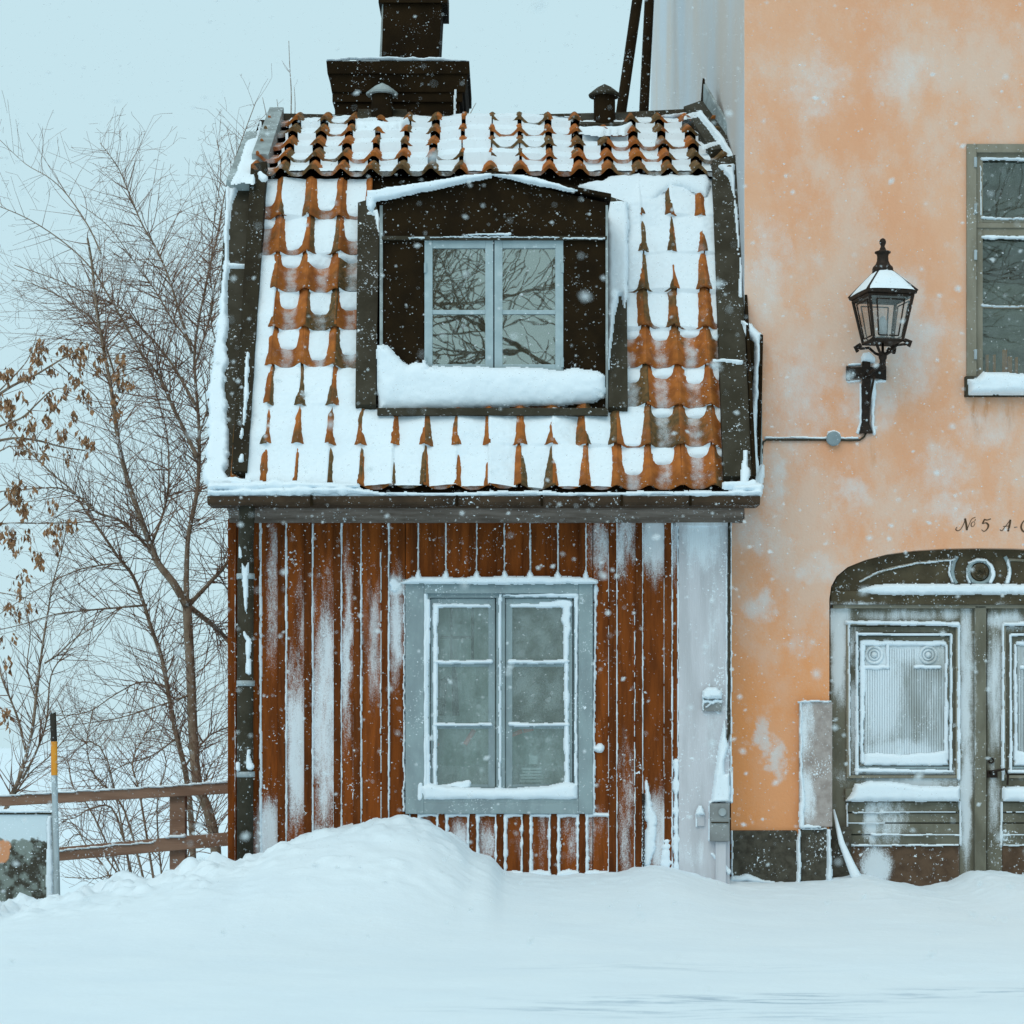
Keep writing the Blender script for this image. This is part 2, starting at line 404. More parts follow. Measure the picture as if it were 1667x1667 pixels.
M['bar_dark'] = mat('dark_lattice', (0.012, 0.014, 0.012), rough=0.8)
M['glass'] = glass_mat('frosted_glass', 0.12, 0.0, 0.14)
M['glass_dormer'] = glass_mat('dormer_glass', 0.36, 0.0, 0.03, (0.7, 0.74, 0.7))
M['glass_town'] = glass_mat('townhouse_glass', 0.09, 0.0, 0.05, (0.7, 0.72, 0.68))
M['glass_lamp'] = glass_mat('lamp_glass', 0.05, 0.0, 0.08, (0.95, 0.95, 0.95))
M['black'] = mat('black_marker', (0.035, 0.028, 0.020), rough=0.6)
M['orange'] = mat('orange_reflector', (0.72, 0.30, 0.03), (0.62, 0.24, 0.025), rough=0.5)
M['pole_grey'] = mat('rimed_pole', (0.40, 0.48, 0.52), (0.24, 0.27, 0.27), rough=0.6, nscale=6, stretch=(1, 1, .3), dust=0.3)
M['box_grey'] = mat('grey_utility_box', (0.25, 0.27, 0.27), (0.19, 0.20, 0.20), rough=0.7, dust=0.35, dust_scale=60)
def flake_mat():
    m, nt = new_mat('snowflake'); t = NT(nt)
    out = t.n('ShaderNodeOutputMaterial'); tr = t.n('ShaderNodeBsdfTransparent'); df = t.n('ShaderNodeBsdfDiffuse'); df.inputs[0].default_value = (.86, .92, .95, 1)
    tl = t.n('ShaderNodeBsdfTranslucent'); tl.inputs[0].default_value = (.9, .94, .96, 1); ds = t.n('ShaderNodeMixShader'); ds.inputs[0].default_value = .5; t.l(df.outputs[0], ds.inputs[1]); t.l(tl.outputs[0], ds.inputs[2])
    mx = t.n('ShaderNodeMixShader'); mx.inputs[0].default_value = .48
    t.l(tr.outputs[0], mx.inputs[1]); t.l(ds.outputs[0], mx.inputs[2]); t.l(mx.outputs[0], out.inputs[0])
    return m
M['flake'] = flake_mat()

def stucco():
    m, nt = new_mat('orange_stucco'); t = NT(nt)
    out = t.n('ShaderNodeOutputMaterial'); p = t.n('ShaderNodeBsdfPrincipled'); t.l(p.outputs[0], out.inputs[0])
    g = t.n('ShaderNodeNewGeometry'); pos = g.outputs['Position']
    z = t.n('ShaderNodeSeparateXYZ'); t.l(pos, z.inputs[0])
    n1 = t.noise(pos, 1.4, 9.0, (1, 1, .6), .68); n2 = t.noise(pos, 4.0, 8.0, (1, 1, .7), .68)
    c = t.mix(t.ramp(n1, 0.35, 0.65), (0.73, 0.405, 0.25), (0.72, 0.345, 0.185))
    # the lower wall is less rimed and keeps its deeper orange
    k = t.math('ADD', z.outputs[2], t.math('MULTIPLY', t.math('SUBTRACT', n2, 0.5), 1.6))
    c = t.mix(t.ramp(k, 1.2, 3.3), (0.78, 0.315, 0.11), c)
    rime = t.math('MULTIPLY', t.ramp(t.math('ADD', t.noise(pos, 1.5, 9.0, (1, 1, .7), .66), t.math('MULTIPLY', t.noise(pos, 110.0, 2.0), 0.16)), 0.50, 0.72, 0.10, 0.72), t.ramp(z.outputs[2], 0.8, 3.0, 0.22, 1.0))
    c = t.mix(rime, c, (0.68, 0.54, 0.455))
    st = ellipses(t, pos, [(1588, 680, 9, 40, .9), (1607, 664, 8, 26, .7), (1640, 672, 10, 30, .8), (1420, 735, 8, 26, .5)], .35, 0.12)
    c = t.mix(t.math('MULTIPLY', st, t.ramp(t.noise(pos, 20.0, 4.0, (1, 1, .15)), .4, .65)), c, (0.52, 0.22, 0.075))
    e = ellipses(t, pos, WALL_FROST, .35, 0.42)
    q = t.math('ADD', e, t.math('MULTIPLY', t.math('SUBTRACT', t.noise(pos, 7.0, 8.0, (1, 1, .8), .7), 0.5), 1.25))
    q = t.math('ADD', q, t.math('MULTIPLY', t.math('SUBTRACT', t.noise(pos, 120.0, 2.0), 0.5), 0.7))
    q = t.math('MULTIPLY', t.ramp(q, 0.2, 1.2, 0.0, 0.85), t.ramp(e, 0, .25))
    c = t.mix(q, c, (0.66, 0.67, 0.675))
    t.l(c, p.inputs['Base Color']); p.inputs['Roughness'].default_value = 0.92; p.inputs['Specular IOR Level'].default_value = 0.15
    b = t.n('ShaderNodeBump'); b.inputs['Strength'].default_value = 0.3; b.inputs['Distance'].default_value = 0.006
    t.l(t.math('ADD', t.noise(pos, 45.0, 4.0), t.math('MULTIPLY', n2, 1.5)), b.inputs['Height']); t.l(b.outputs[0], p.inputs['Normal'])
    return m
M['stucco'] = stucco()

# ------------------------------------------------------------------ snow stuck on a surface: a soft relief with ragged edges
def front_map(y):
    k = (D0 + y) / FOC
    return (lambda a, b: np.stack([(a - 833.5) * k, np.full_like(a, y), (HORIZON - b) * k + CAMZ], -1)), np.array([0, -1.0, 0])
def plane_map(p0, n):
    p0 = np.array(p0, float); n = np.array(n, float); c = np.array([0, -D0, CAMZ])
    def f(a, b):
        d = np.stack([(a - 833.5) / FOC, np.ones_like(a), (HORIZON - b) / FOC], -1)
        t = ((p0 - c) @ n) / (d @ n)
        return c + d * t[..., None]
    return f, n / np.linalg.norm(n)
def seg_dist(X, Y, a, b):
    dx, dy = b[0] - a[0], b[1] - a[1]
    L = dx * dx + dy * dy + 1e-9
    t = np.clip(((X - a[0]) * dx + (Y - a[1]) * dy) / L, 0, 1)
    return np.hypot(X - a[0] - t * dx, Y - a[1] - t * dy), t
def poly_sd(X, Y, pts):
    d = np.full(X.shape, 1e9); ins = np.zeros(X.shape, bool)
    n = len(pts)
    for i in range(n):
        a, b = pts[i], pts[(i + 1) % n]
        d = np.minimum(d, seg_dist(X, Y, a, b)[0])
        cr = (a[1] > Y) != (b[1] > Y)
        if a[1] != b[1]:
            ins ^= cr & (X < (b[0] - a[0]) * (Y - a[1]) / (b[1] - a[1]) + a[0])
    return np.where(ins, d, -d)
def relief(name, mapper, shapes, parent=None, res=2.0, amp=2.0, wl=14.0, seed=1, mat_=None, lift=0.002, kind='stuff'):
    """shapes: (points, radius or None, depth, edge): a polyline with a radius (one number or one per point) or, with None, a filled outline"""
    f, nrm = mapper
    lo = np.array([1e9, 1e9]); hi = -lo
    for pts, r, dep, edge in shapes:
        p = np.array(pts, float); rr = 0 if r is None else np.max(r)
        lo = np.minimum(lo, p.min(0) - rr - amp - 3); hi = np.maximum(hi, p.max(0) + rr + amp + 3)
    nx = int((hi[0] - lo[0]) / res) + 2; ny = int((hi[1] - lo[1]) / res) + 2
    A, B = np.meshgrid(lo[0] + np.arange(nx) * res, lo[1] + np.arange(ny) * res)
    wa = A + amp * 2 * (fbm(A / wl, B / wl, seed, 3) - .5) ; wb = B + amp * 2 * (fbm(A / wl + 40, B / wl + 9, seed + 5, 3) - .5)
    H = np.full(A.shape, -0.006)
    vary = .45 + 1.05 * fbm(A / 16, B / 16, seed + 11, 3)
    for pts, r, dep, edge in shapes:
        if r is None: sd = poly_sd(wa, wb, pts)
        else:
            sd = np.full(A.shape, -1e9)
            rr = r if hasattr(r, '__len__') else [r] * len(pts)
            for i in range(len(pts) - 1):
                d, t = seg_dist(wa, wb, pts[i], pts[i + 1])
                sd = np.maximum(sd, (rr[i] + (rr[i + 1] - rr[i]) * t) * vary - d)
        u = np.clip(sd / edge, 0, 1)
        h = dep * np.sqrt(np.clip(2 * u - u * u, 0, 1)) * (0.8 + 0.4 * fbm(A / 30, B / 30, seed + 3, 3))
        H = np.maximum(H, np.where(sd > 0, h, -0.006))
    keep = (H[:-1, :-1] > 0) | (H[1:, :-1] > 0) | (H[:-1, 1:] > 0) | (H[1:, 1:] > 0)
    V = f(A, B) + nrm * (H + lift)[..., None]
    idx = np.arange(nx * ny).reshape(ny, nx)
    Fq = np.stack([idx[:-1, :-1], idx[:-1, 1:], idx[1:, 1:], idx[1:, :-1]], -1)[keep]
    used, inv = np.unique(Fq, return_inverse=True)
    return link_mesh(name, V.reshape(-1, 3)[used], inv.reshape(-1, 4), mat_ or M['snow'], parent, True, 0, kind)

# ------------------------------------------------------------------ ground
def interp(px, pts):
    a = np.array(pts, float)
    return np.interp(px, a[:, 0], a[:, 1])
LINE = [(-900, 1500), (0, 1468), (20, 1462), (60, 1470), (110, 1452), (180, 1436), (240, 1424), (270, 1418), (300, 1412), (340, 1400), (380, 1396), (424, 1392), (470, 1368), (540, 1349), (600, 1338), (660, 1334), (700, 1343), (745, 1368), (768, 1390),
        (800, 1399), (820, 1420), (900, 1424), (1000, 1420), (1060, 1407), (1100, 1413), (1190, 1435), (1300, 1436), (1350, 1432), (1400, 1425), (1480, 1440), (1510, 1446), (1550, 1440), (1590, 1420), (1640, 1421), (1667, 1426), (2600, 1430)]
CREST_Y = [(-900, -1.1), (0, -1.1), (400, -.75), (600, -.75), (760, -.6), (800, -.45), (840, -.12), (1100, -.1), (1190, 0.2), (2600, .2)]
def ground_z(x, y):
    px_c = 833.5 + x * FOC / (D0 - .6)
    yc = interp(px_c, CREST_Y)
    px = 833.5 + x * FOC / (D0 + yc)
    top = (HORIZON - interp(px, LINE)) * (D0 + yc) / FOC + CAMZ
    sig_f = interp(px, [(-900, 2.6), (400, 2.2), (600, 1.7), (760, 1.5), (840, 1.9), (2600, 2.2)])
    d = y - yc
    base = -0.02 + 0.03 * (fbm(x * .4, y * .4, 3) - .5)
    front = base + (top - base) * np.exp(-(np.minimum(d, 0) / sig_f) ** 2)
    left = sstep(470, 330, px)
    drop = top - left * (sstep(0.1, 1.8, d) * 0.75 + sstep(1.2, 8.0, d) * 2.4)
    z = np.where(d < 0, front, drop)
    lump = left * .8 + sstep(800, 700, px) * .45 + .25
    near = np.exp(-(d / 1.3) ** 2)
    z = z + lump * near * (0.075 * (fbm(x * 3.3, y * 3.3, 21, 4) - .5) + 0.06 * np.abs(fbm(x * 6, y * 6, 33, 3) - .5) + 0.05 * sstep(.5, .75, fbm(x * 9, y * 9, 61, 3)))
    z = z - lump * near * .035
    z = z + 0.05 * (fbm(x * .7, y * .7, 5, 3) - .5) * sstep(0, -2, d) + 0.014 * (fbm(x * 2.6, y * 4.5, 9, 4) - .5) * sstep(-1, -3, d)
    return z
def grid_mesh(name, xs, ys, fz, m, kind):
    X, Y = np.meshgrid(xs, ys)
    Z = fz(X, Y)
    idx = np.arange(X.size).reshape(X.shape)
    F = np.stack([idx[:-1, :-1], idx[:-1, 1:], idx[1:, 1:], idx[1:, :-1]], -1).reshape(-1, 4)
    return link_mesh(name, np.stack([X, Y, Z], -1).reshape(-1, 3), F, m, None, True, 0, kind)
def cat_axis(*runs):
    out = []
    for a, b, st in runs: out += list(np.arange(a, b, st))
    return np.array(out + [runs[-1][1]])
grid_mesh('snow_ground', cat_axis((-260, -40, 20), (-40, -10, 2), (-10, -6.2, .25), (-6.2, 5.2, .035), (5.2, 10, .25), (10, 40, 2), (40, 260, 20)),
          cat_axis((-60, -20, 4), (-20, -12, .4), (-12, -3, .06), (-3, 1.2, .035), (1.2, 6, .15), (6, 30, 1.0), (30, 420, 15)), ground_z, M['ground'], 'structure')

# ------------------------------------------------------------------ the red timber house
house = thing('timber_house', 'small red boarded house with snowy clay tiled roof, dormer and black chimney', 'house', (0, 1.5, 0.15))
XL, XR = PX(372), PX(1188)
EY, EZ, BY, BZ = -.35, 3.263, 1.15, 6.134          # lower roof slope: eave and break
RY, RZ = 2.70, 7.064                               # ridge
GL, GR = -2.36, 1.915                              # verges
UL = Vector((0, BY - EY, BZ - EZ)); LLEN = UL.length; UL.normalize(); NL = Vector((0, -UL.z, UL.y))
UU = Vector((0, RY - BY, RZ - BZ)); ULEN = UU.length; UU.normalize(); NU = Vector((0, -UU.z, UU.y))
LO0 = Vector((0, EY, EZ)); UP0 = Vector((0, BY, BZ))
LOW = plane_map(LO0, NL); UPP = plane_map(UP0, NU)
def L_at(px, py, h=0.0):
    v = LOW[0](np.array([float(px)]), np.array([float(py)]))[0]
    return Vector(v) + NL * h
def U_at(px, py, h=0.0):
    v = UPP[0](np.array([float(px)]), np.array([float(py)]))[0]
    return Vector(v) + NU * h

# body behind the boards and the closed roof shell
b = MB(); YB = RY * 2 - EY - .35
wx0, wx1, wz0, wz1 = PX(692), PX(940), PZ(1304), PZ(968)
b.box(XL + .03, wx0, .031, YB - .03, 0, 3.2); b.box(wx1, XR - .01, .031, YB - .03, 0, 3.2)
b.box(wx0, wx1, .031, YB - .03, 0, wz0); b.box(wx0, wx1, .031, YB - .03, wz1, 3.2); b.box(wx0, wx1, .8, YB - .03, wz0, wz1)
b.build('wall_core', M['dark_room'], house)
sh = MB()
prof = [(EY, EZ), (BY, BZ), (RY, RZ), (2 * RY - BY, BZ), (2 * RY - EY, EZ)]
sh.hexa([(GL, y, z) for y, z in prof], (GR - GL, 0, 0))
sh.build('roof_deck', M['metal'], house)
b = MB()
b.prism([(XL + .02, -.2), (XL + .10, -.2), (XL + .10, 3.1), (XL + .02, 3.1)], .06, YB)
b.build('side_wall', M['red_board'], house)

# boards and battens
random.seed(5)
EDGES = [424, 465, 508, 555, 587, 632, 680, 725, 775, 820, 862, 907, 953, 1003, 1045, 1093]
WX0, WX1, WY0, WY1 = 660, 965, 941, 1325
T0, T1 = 846, 1450
def seg_ranges(a, b_):
    if b_ <= WX0 + 2 or a >= WX1 - 2: return [(T0, T1)]
    return [(T0, WY0 + 10), (WY1 - 10, T1)]
def wallbox(name, a, b_, p0, p1, yf, yb, m, jit=0.0):
    q = MB(); q.box(PX(a), PX(b_), yf, yb, PZ(p1), PZ(p0))
    return q.build(name, m, house, bevel=.004)
for i, e in enumerate(EDGES):
    nxt = EDGES[i + 1] if i + 1 < len(EDGES) else 1106
    dj = random.uniform(-.004, .004)
    cuts = [e, nxt]
    if e < WX0 < nxt: cuts = [e, WX0, nxt]
    if e < WX1 < nxt: cuts = [e, WX1, nxt]
    for a, c in zip(cuts[:-1], cuts[1:]):
        for (p0, p1) in seg_ranges(a, c):
            wallbox('board', a + .5, c - .5, p0, p1, -.022 + dj, .03, M['red_board'])
    bw = random.uniform(10, 12.5)
    if i:
        for (p0, p1) in seg_ranges(e - bw, e):
            wallbox('batten', e - bw, e, p0, p1, -.047 + dj, -.02, M['red_batten'])
wallbox('corner_board', 372, 386, 846, 1460, -.05, .03, M['red_board'])
wallbox('corner_board', 386, 424, 846, 1460, -.03, .03, M['red_board'])
wallbox('batten', 1083, 1093, 846, 1450, -.046, -.02, M['red_batten']) if False else None

# driven snow caught along the battens
lines = []
rs = random.Random(3)
for i, e in enumerate(EDGES):
    bw = 11
    full = not (e > WX0 - 6 and e - bw < WX1)
    n = 22
    def strip(x, w, p0, p1, irr, dep):
        pts, rr = [], []
        for k in range(n + 1):
            py = p0 + (p1 - p0) * k / n
            pts.append((x + rs.uniform(-.3, .3), py)); rr.append(max(0.1, w * (1 + irr * rs.uniform(-1, 1))))
        lines.append((pts, rr, dep, w * 1.3))
    if full:
        strip(e + .6, 1.25 if i not in (4,) else 1.0, 852, 1440, .45, .026)
        if i: strip(e - bw - .5, .55, rs.choice([852, 900, 1000]), 1440, .7, .018)
    else:
        strip(e + .6, 1.2, 852, 944, .3, .026)
        # thicker, rounded snow between the battens under the window
        strip(e + 2.0, 3.0, 1325, 1440, .3, .03); strip(e - bw - 1.6, 2.0, 1325, 1440, .5, .028)
        nx_ = EDGES[i + 1] if i + 1 < len(EDGES) else 1106
        lines.append(([(e + 2, 1327), ((e + nx_ - bw) / 2, 1325.5), (nx_ - bw - 2, 1327)], 3.4, .028, 3))
        lines.append(([(e + 2, 1423), ((e + nx_ - bw) / 2, 1421), (nx_ - bw - 2, 1423)], 4.5, .03, 3))
for (x, p0, p1, w) in [(383, 900, 1400, .8), (423, 852, 1395, .8), (1104, 850, 1240, 1.0), (1101, 1240, 1420, 4.0), (1085, 1370, 1430, 6)]:
    pts = [(x + rs.uniform(-.4, .4), p0 + (p1 - p0) * k / 20) for k in range(21)]
    lines.append((pts, [w * rs.uniform(.5, 1.5) for _ in pts], .03, w))
relief('batten_snow', front_map(-.024), lines, house, res=1.1, amp=1.0, wl=9, seed=4)

# broad corner post, its base and cornice
b = MB(); b.pbox(1105, 1188, 850, 1450, -.055, .34); b.build('corner_post', M['pilaster'], house, bevel=.006)
b = MB(); b.pbox(1100, 1192, 846, 856, -.075, .34); b.build('post_capital', M['pilaster'], house, bevel=.004)
cor = MB()
cprof = [(-.02, PZ(852)), (-.09, PZ(852)), (-.09, PZ(845)), (-.115, PZ(842)), (-.15, PZ(836)), (-.19, PZ(834)), (-.19, PZ(826)), (-.24, PZ(823)), (-.24, PZ(815)), (-.02, PZ(815))]
cor.hexa([(PX(375), y, z) for y, z in cprof], (PX(1208) - PX(375), 0, 0))
cor.build('cornice', M['cornice'], house, bevel=.003)
g = MB()
gp = [(-.52, PZ(822, -.52)), (-.54, PZ(818, -.52)), (-.55, PZ(808, -.52)), (-.53, PZ(808, -.52)), (-.52, PZ(816, -.52)), (-.36, PZ(816, -.5)), (-.36, PZ(806, -.5)), (-.25, PZ(806, -.5)), (-.25, PZ(822, -.52))]
g.hexa([(PX(338, -.52), y, z) for y, z in gp], (PX(1237, -.52) - PX(338, -.52), 0, 0))
g.build('gutter', M['gutter'], house, bevel=.003)
for px in (505, 742, 880, 1010, 1122):
    q = MB(); q.pbox(px, px + 4, 806, 823, -.556, -.5); q.build('gutter_bracket', M['metal'], house)

# downpipe
dp = MB()
dp.tube([P(402, 818, -.40), P(402, 838, -.36), P(401, 862, -.24), P(400, 892, -.14), P(400, 915, -.115)], .062, 14)
dp.tube([P(400, 905, -.115), P(399, 1150, -.115), P(399, 1450, -.115)], .066, 14)
pipe = dp.build('downpipe', M['metal_grey'], house, smooth=True)
for py in (934, 1108, 1256):
    q = MB(); q.tube([P(400, py, -.115), P(400, py + 9, -.115)], .074, 14); q.build('pipe_clamp', M['pole_grey'], pipe, smooth=True)
relief('pipe_snow', front_map(-.176), [([(393, 915), (399, 925), (405, 915), (402, 1000), (397, 985)], None, .02, 4), ([(397, 1030), (404, 1042), (402, 1095)], [2, 4, 2], .02, 3), ([(404, 1075), (404, 1094)], 4, .02, 3),
       ([(404, 1222), (406, 1248)], [2, 5], .02, 3), ([(388, 1244), (388, 1252)], 3, .02, 3), ([(390, 880), (391, 905)], [1, 3], .02, 3)], pipe, res=1.2, seed=8)

# lower window
win = MB()
win.pbox(660, 690, 943, 1325, -.075, -.0); win.pbox(942, 965, 943, 1325, -.075, -.0)
win.pbox(690, 942, 943, 966, -.075, -.0); win.pbox(690, 942, 1308, 1325, -.075, -.0)
window = win.build('window', M['grey_trim'], house, bevel=.005)
q = MB(); q.pbox(656, 970, 943, 951, -.10, -.07); q.build('drip_board', M['grey_trim'], window, bevel=.004)
q = MB(); q.pbox(684, 948, 1300, 1312, -.068, .05); q.build('sill', M['grey_trim'], window, bevel=.004)
fr = MB()
fr.pbox(690, 700, 966, 1306, -.04, .04); fr.pbox(934, 942, 966, 1306, -.04, .04); fr.pbox(700, 934, 966, 973, -.04, .04)
fr.pbox(808, 822, 973, 1306, -.038, .04)
fr.build('window_frame', M['grey_trim'], window, bevel=.003)
def sash(x0, x1, y0, y1, bars, yf, parent, mt, rail=10):
    s = MB()
    s.pbox(x0, x0 + rail, y0, y1, yf, yf + .045); s.pbox(x1 - rail, x1, y0, y1, yf, yf + .045)
    s.pbox(x0 + rail, x1 - rail, y0, y0 + rail, yf, yf + .045); s.pbox(x0 + rail, x1 - rail, y1 - rail, y1, yf, yf + .045)
    s.build('sash', mt, parent, bevel=.003)
    for py in bars:
        q = MB(); q.pbox(x0 + rail, x1 - rail, py - 3.5, py + 3.5, yf + .006, yf + .04); q.build('glazing_bar', mt, parent, bevel=.002)
def pane(x0, x1, y0, y1, y, parent, m):
    q = MB(); q.pbox(x0, x1, y0, y1, y, y + .005); q.build('pane', m, parent)
for (x0, x1) in ((701, 806), (823, 932)):
    sash(x0, x1, 974, 1288, (1082, 1183), -.018, window, M['grey_trim'], 11)
    for (y0, y1) in ((985, 1078.5), (1085.5, 1179.5), (1186.5, 1277)):
        pane(x0 + 10, x1 - 10, y0 - 1, y1 + 1, .004, window, M['glass'])
S = []
S.append(([(652, 948), (670, 941), (700, 939), (760, 940), (830, 938), (900, 939), (960, 940), (974, 946), (972, 950), (655, 950)], None, .035, 4))
for e in EDGES[6:13]: S.append(([(e + .8, 930), (e + 1, 941)], [1.5, 6], .03, 4))
relief('window_snow', front_map(-.102), S, window, res=1.3, amp=1.6, seed=12)
S = []
S.append(([(691, 1302), (682, 1279), (700, 1276), (740, 1281), (800, 1284), (850, 1283), (890, 1280), (920, 1274), (938, 1276), (940, 1302)], None, .05, 9))
S.append(([(692, 968), (692, 1300)], [3.5, 3.5], .03, 4)); S.append(([(696, 980), (695, 1100), (697, 1290)], [4, 2, 3], .02, 3))
S.append(([(939, 968), (939, 1000), (938, 1150), (938, 1300)], [4, 3, 1.5, 3], .02, 3)); S.append(([(820, 969), (936, 969)], [1, 5], .03, 4))
S.append(([(684, 1278), (684, 1300)], 5, .04, 4)); S.append(([(814, 968), (814, 1100), (814, 1285)], [2, 1.2, 1.5], .02, 2))
relief('sill_snow', front_map(-.042), S, window, res=1.3, amp=1.5, seed=13)
S = []
for (x0, x1) in ((711, 796), (833, 922)):
    for py in (1077, 1179): S.append(([(x0 - 3, py), ((x0 + x1) / 2, py + 1), (x1 + 3, py)], [3, 2.2, 3], .03, 2.5))
    S.append(([(x0, 986), (x1, 986)], [3.2, 2.6], .02, 3))
S.append(([(709, 986), (708, 1278)], [4, 3.2], .02, 3)); S.append(([(923, 986), (922, 1100), (923, 1278)], [7, 3.5, 4], .02, 4))
S.append(([(880, 982), (925, 984), (920, 1000)], [2, 8, 4], .02, 4)); S.append(([(760, 1277), (720, 1280)], [6, 3], .015, 4))
relief('bar_snow', front_map(-.02), S, window, res=1.2, amp=1.2, seed=14)
S = [([(969, 955), (968, 1060), (966, 1200), (966, 1322)], [3, 2, 2.5, 2.5], .035, 3), ([(968, 1218), (976, 1217)], [5, 8], .05, 6), ([(970, 960), (969, 985)], [4, 2], .03, 3), ([(659, 960), (658, 1320)], [1, 1.5], .03, 2),
     ([(643, 952), (641, 960)], [8, 5], .02, 5)]
relief('casing_snow', front_map(-.024), S, window, res=1.2, amp=2.4, wl=9, seed=15)
# dim room seen through the frosted panes
room = MB(); room.box(PX(693), PX(939), .34, .36, PZ(1300), PZ(970))
room.build('room_or_reflection', M['dark_room'], window)
cu = MB(); n = 40; zs = (PZ(1300), PZ(972))
vs = []
for k in range(n + 1):
    px = 702 + (930 - 702) * k / n
    yy = .24 + .02 * math.sin(k * 1.4) + .012 * math.sin(k * .6)
    vs += [(PX(px, .15), yy, zs[0]), (PX(px, .15), yy, zs[1])]
cu.add(vs, [(2 * k, 2 * k + 2, 2 * k + 3, 2 * k + 1) for k in range(n)])
cu.build('curtain', M['curtain'], window, smooth=True)
q = MB()
for a in (732, 767): q.pbox(a, a + 4.6, 980, 1082, .085, .095)
q.pbox(700, 770, 1035, 1039.5, .087, .097)
q.tube([P(718, 1165, .09), P(722, 1108, .09), P(731, 1101, .09)], [.03, .034, .018], 8); q.tube([P(742, 1165, .09), P(740, 1105, .09), P(738, 1086, .09)], [.03, .026, .014], 8)
q.build('lattice', M['bar_dark'], window)
q = MB(); q.pbox(826, 930, 978, 1090, .10, .11); q.pbox(826, 930, 1090, 1180, .112, .12); q.build('drape', M['drape'], window)
q = MB(); q.pbox(861, 875, 1230, 1244, .05, .052)
for k, (a, c) in enumerate([(849, 882), (850, 882), (846, 883), (848, 884), (846, 884)]): q.pbox(a, c, 1250 + k * 5, 1253 + k * 5, .05, .052)
q.build('paper_notice', M['paper'], window)
q = MB()
for a, c in (((757, 1212), (766, 1198)), ((766, 1198), (772, 1188)), ((708, 1210), (714, 1214)), ((830, 1198), (850, 1190)), ((852, 1190), (868, 1186))):
    q.tube([P(*a, .07), P(*c, .07)], .02, 6)
q.build('pink_ribbon', M['pink'], window)

# ------------------------------------------------------------------ roof tiles
PITCH, WID, X0C = .393, .2564, -1.981
HROLL, LAP, TTH, PW = .070, .050, .020, 2.0
LAPU, TTHU = .075, .034
def tprof(t): return HROLL * ((1 - np.cos(2 * np.pi * t)) / 2) ** PW       # t = 0 in the trough, +-.5 on the rolls
def make_tile_mesh(length, pitch, lap, tth):
    ts = np.array([-.5, -.44, -.38, -.3, -.18, 0, .18, .3, .38, .44, .5, .56])
    v = []; f = []
    m = len(ts)
    for yy in (0.0, length):
        zt = lap * (1 - yy / pitch)
        for dz in (0, -tth):
            for t in ts: v.append((t * WID, yy, tprof(t) + zt + dz))
    # rows: 0 front top, 1 front under, 2 back top, 3 back under
    for i in range(m - 1):
        f.append((i, i + 1, 2 * m + i + 1, 2 * m + i))
        f.append((i, m + i, m + i + 1, i + 1))
        f.append((m + i, 3 * m + i, 3 * m + i + 1, m + i + 1))
    f.append((0, 2 * m, 3 * m, m)); f.append((m - 1, 2 * m - 1, 4 * m - 1, 3 * m - 1))
    me = bpy.data.meshes.new('roof_tile')
    me.from_pydata(v, [], f)
    bm = bmesh.new(); bm.from_mesh(me); bmesh.ops.recalc_face_normals(bm, faces=bm.faces[:]); bm.to_mesh(me); bm.free()
    for p in me.polygons: p.use_smooth = abs(p.normal.z) > .5
    me.materials.append(M['tile'])
    return me
tile_me = make_tile_mesh(PITCH + .05, PITCH, LAP, TTH)
UPITCH = ULEN / 4.75
tile_up = make_tile_mesh(UPITCH + .05, UPITCH, LAPU, TTHU)
rt = random.Random(9)
def place_tile(origin, udir, nrm, c, u, me):
    o = bpy.data.objects.new('roof_tile', me)
    COL.objects.link(o); o.parent = house
    x = X0C + (c + .5) * WID + rt.uniform(-.004, .004)
    loc = origin + udir * (u + rt.uniform(-.010, .010)) + Vector((x, 0, 0)) + nrm * (.004 + rt.uniform(-.003, .003))
    R = Matrix((Vector((1, 0, 0)), udir, nrm)).transposed()
    R = R @ Matrix.Rotation(rt.uniform(-.018, .018), 3, 'Z')
    o.matrix_local = Matrix.Translation(loc - world_loc(house)) @ R.to_4x4()
NROW = 8
def skip_tile(r, c): return r >= 2 and 3 <= c <= 10
for r in range(NROW):
    for c in range(-1, 15):
        if not skip_tile(r, c): place_tile(LO0, UL, NL, c, r * PITCH, tile_me)
NUP = 5
for r in range(NUP):
    for c in range(-1, 15):
        place_tile(UP0, UU, NU, c, -.10 + r * UPITCH, tile_up)

# ------------------------------------------------------------------ snow lying in the tile troughs
EXT = {}
def setx(rows, cols, v):
    for r in rows:
        for c in cols: EXT[(r, c)] = v
setx(range(8), range(-1, 15), .5)
for r, vals in {7: (.85, .88, 1.3, 1.0), 6: (.2, .74, .95, .55), 5: (2.6, .24, .32, .20), 4: (5., .42, .52, .40), 3: (8., .50, .62, .5), 2: (12., 2.6, 2.0, 2.9), 1: (14., 3.0, 2.6, 5.5), 0: (14., 4.0, 5.5, 4.0)}.items():
    for c, v in zip((-1, 0, 1, 2), vals): EXT[(r, c)] = v
for c, v in zip(range(3, 12), (18, 3.2, 3.4, 9.0, 3.8, 3.0, 2.2, 2.7, 2.1)): EXT[(1, c)] = v
for c, v in zip(range(3, 12), (2.8, 2.4, 2.5, 2.7, 2.0, 1.95, 1.95, 1.4, .95)): EXT[(0, c)] = v
setx((0,), range(12, 15), .30); setx((1,), range(12, 15), .22); EXT[(1, 12)] = .22; setx((2,), range(11, 15), .27); EXT[(2, 13)] = .32; setx((3,), range(11, 15), .22); EXT[(0, 14)] = .30
for c, v in zip(range(11, 15), (1.3, .98, .96, .8)): EXT[(4, c)] = v
for c, v in zip(range(11, 15), (2.4, 1.95, 2.3, 1.8)): EXT[(5, c)] = v
for c, v in zip(range(11, 15), (14, 2.6, 2.0, 1.9)): EXT[(6, c)] = v
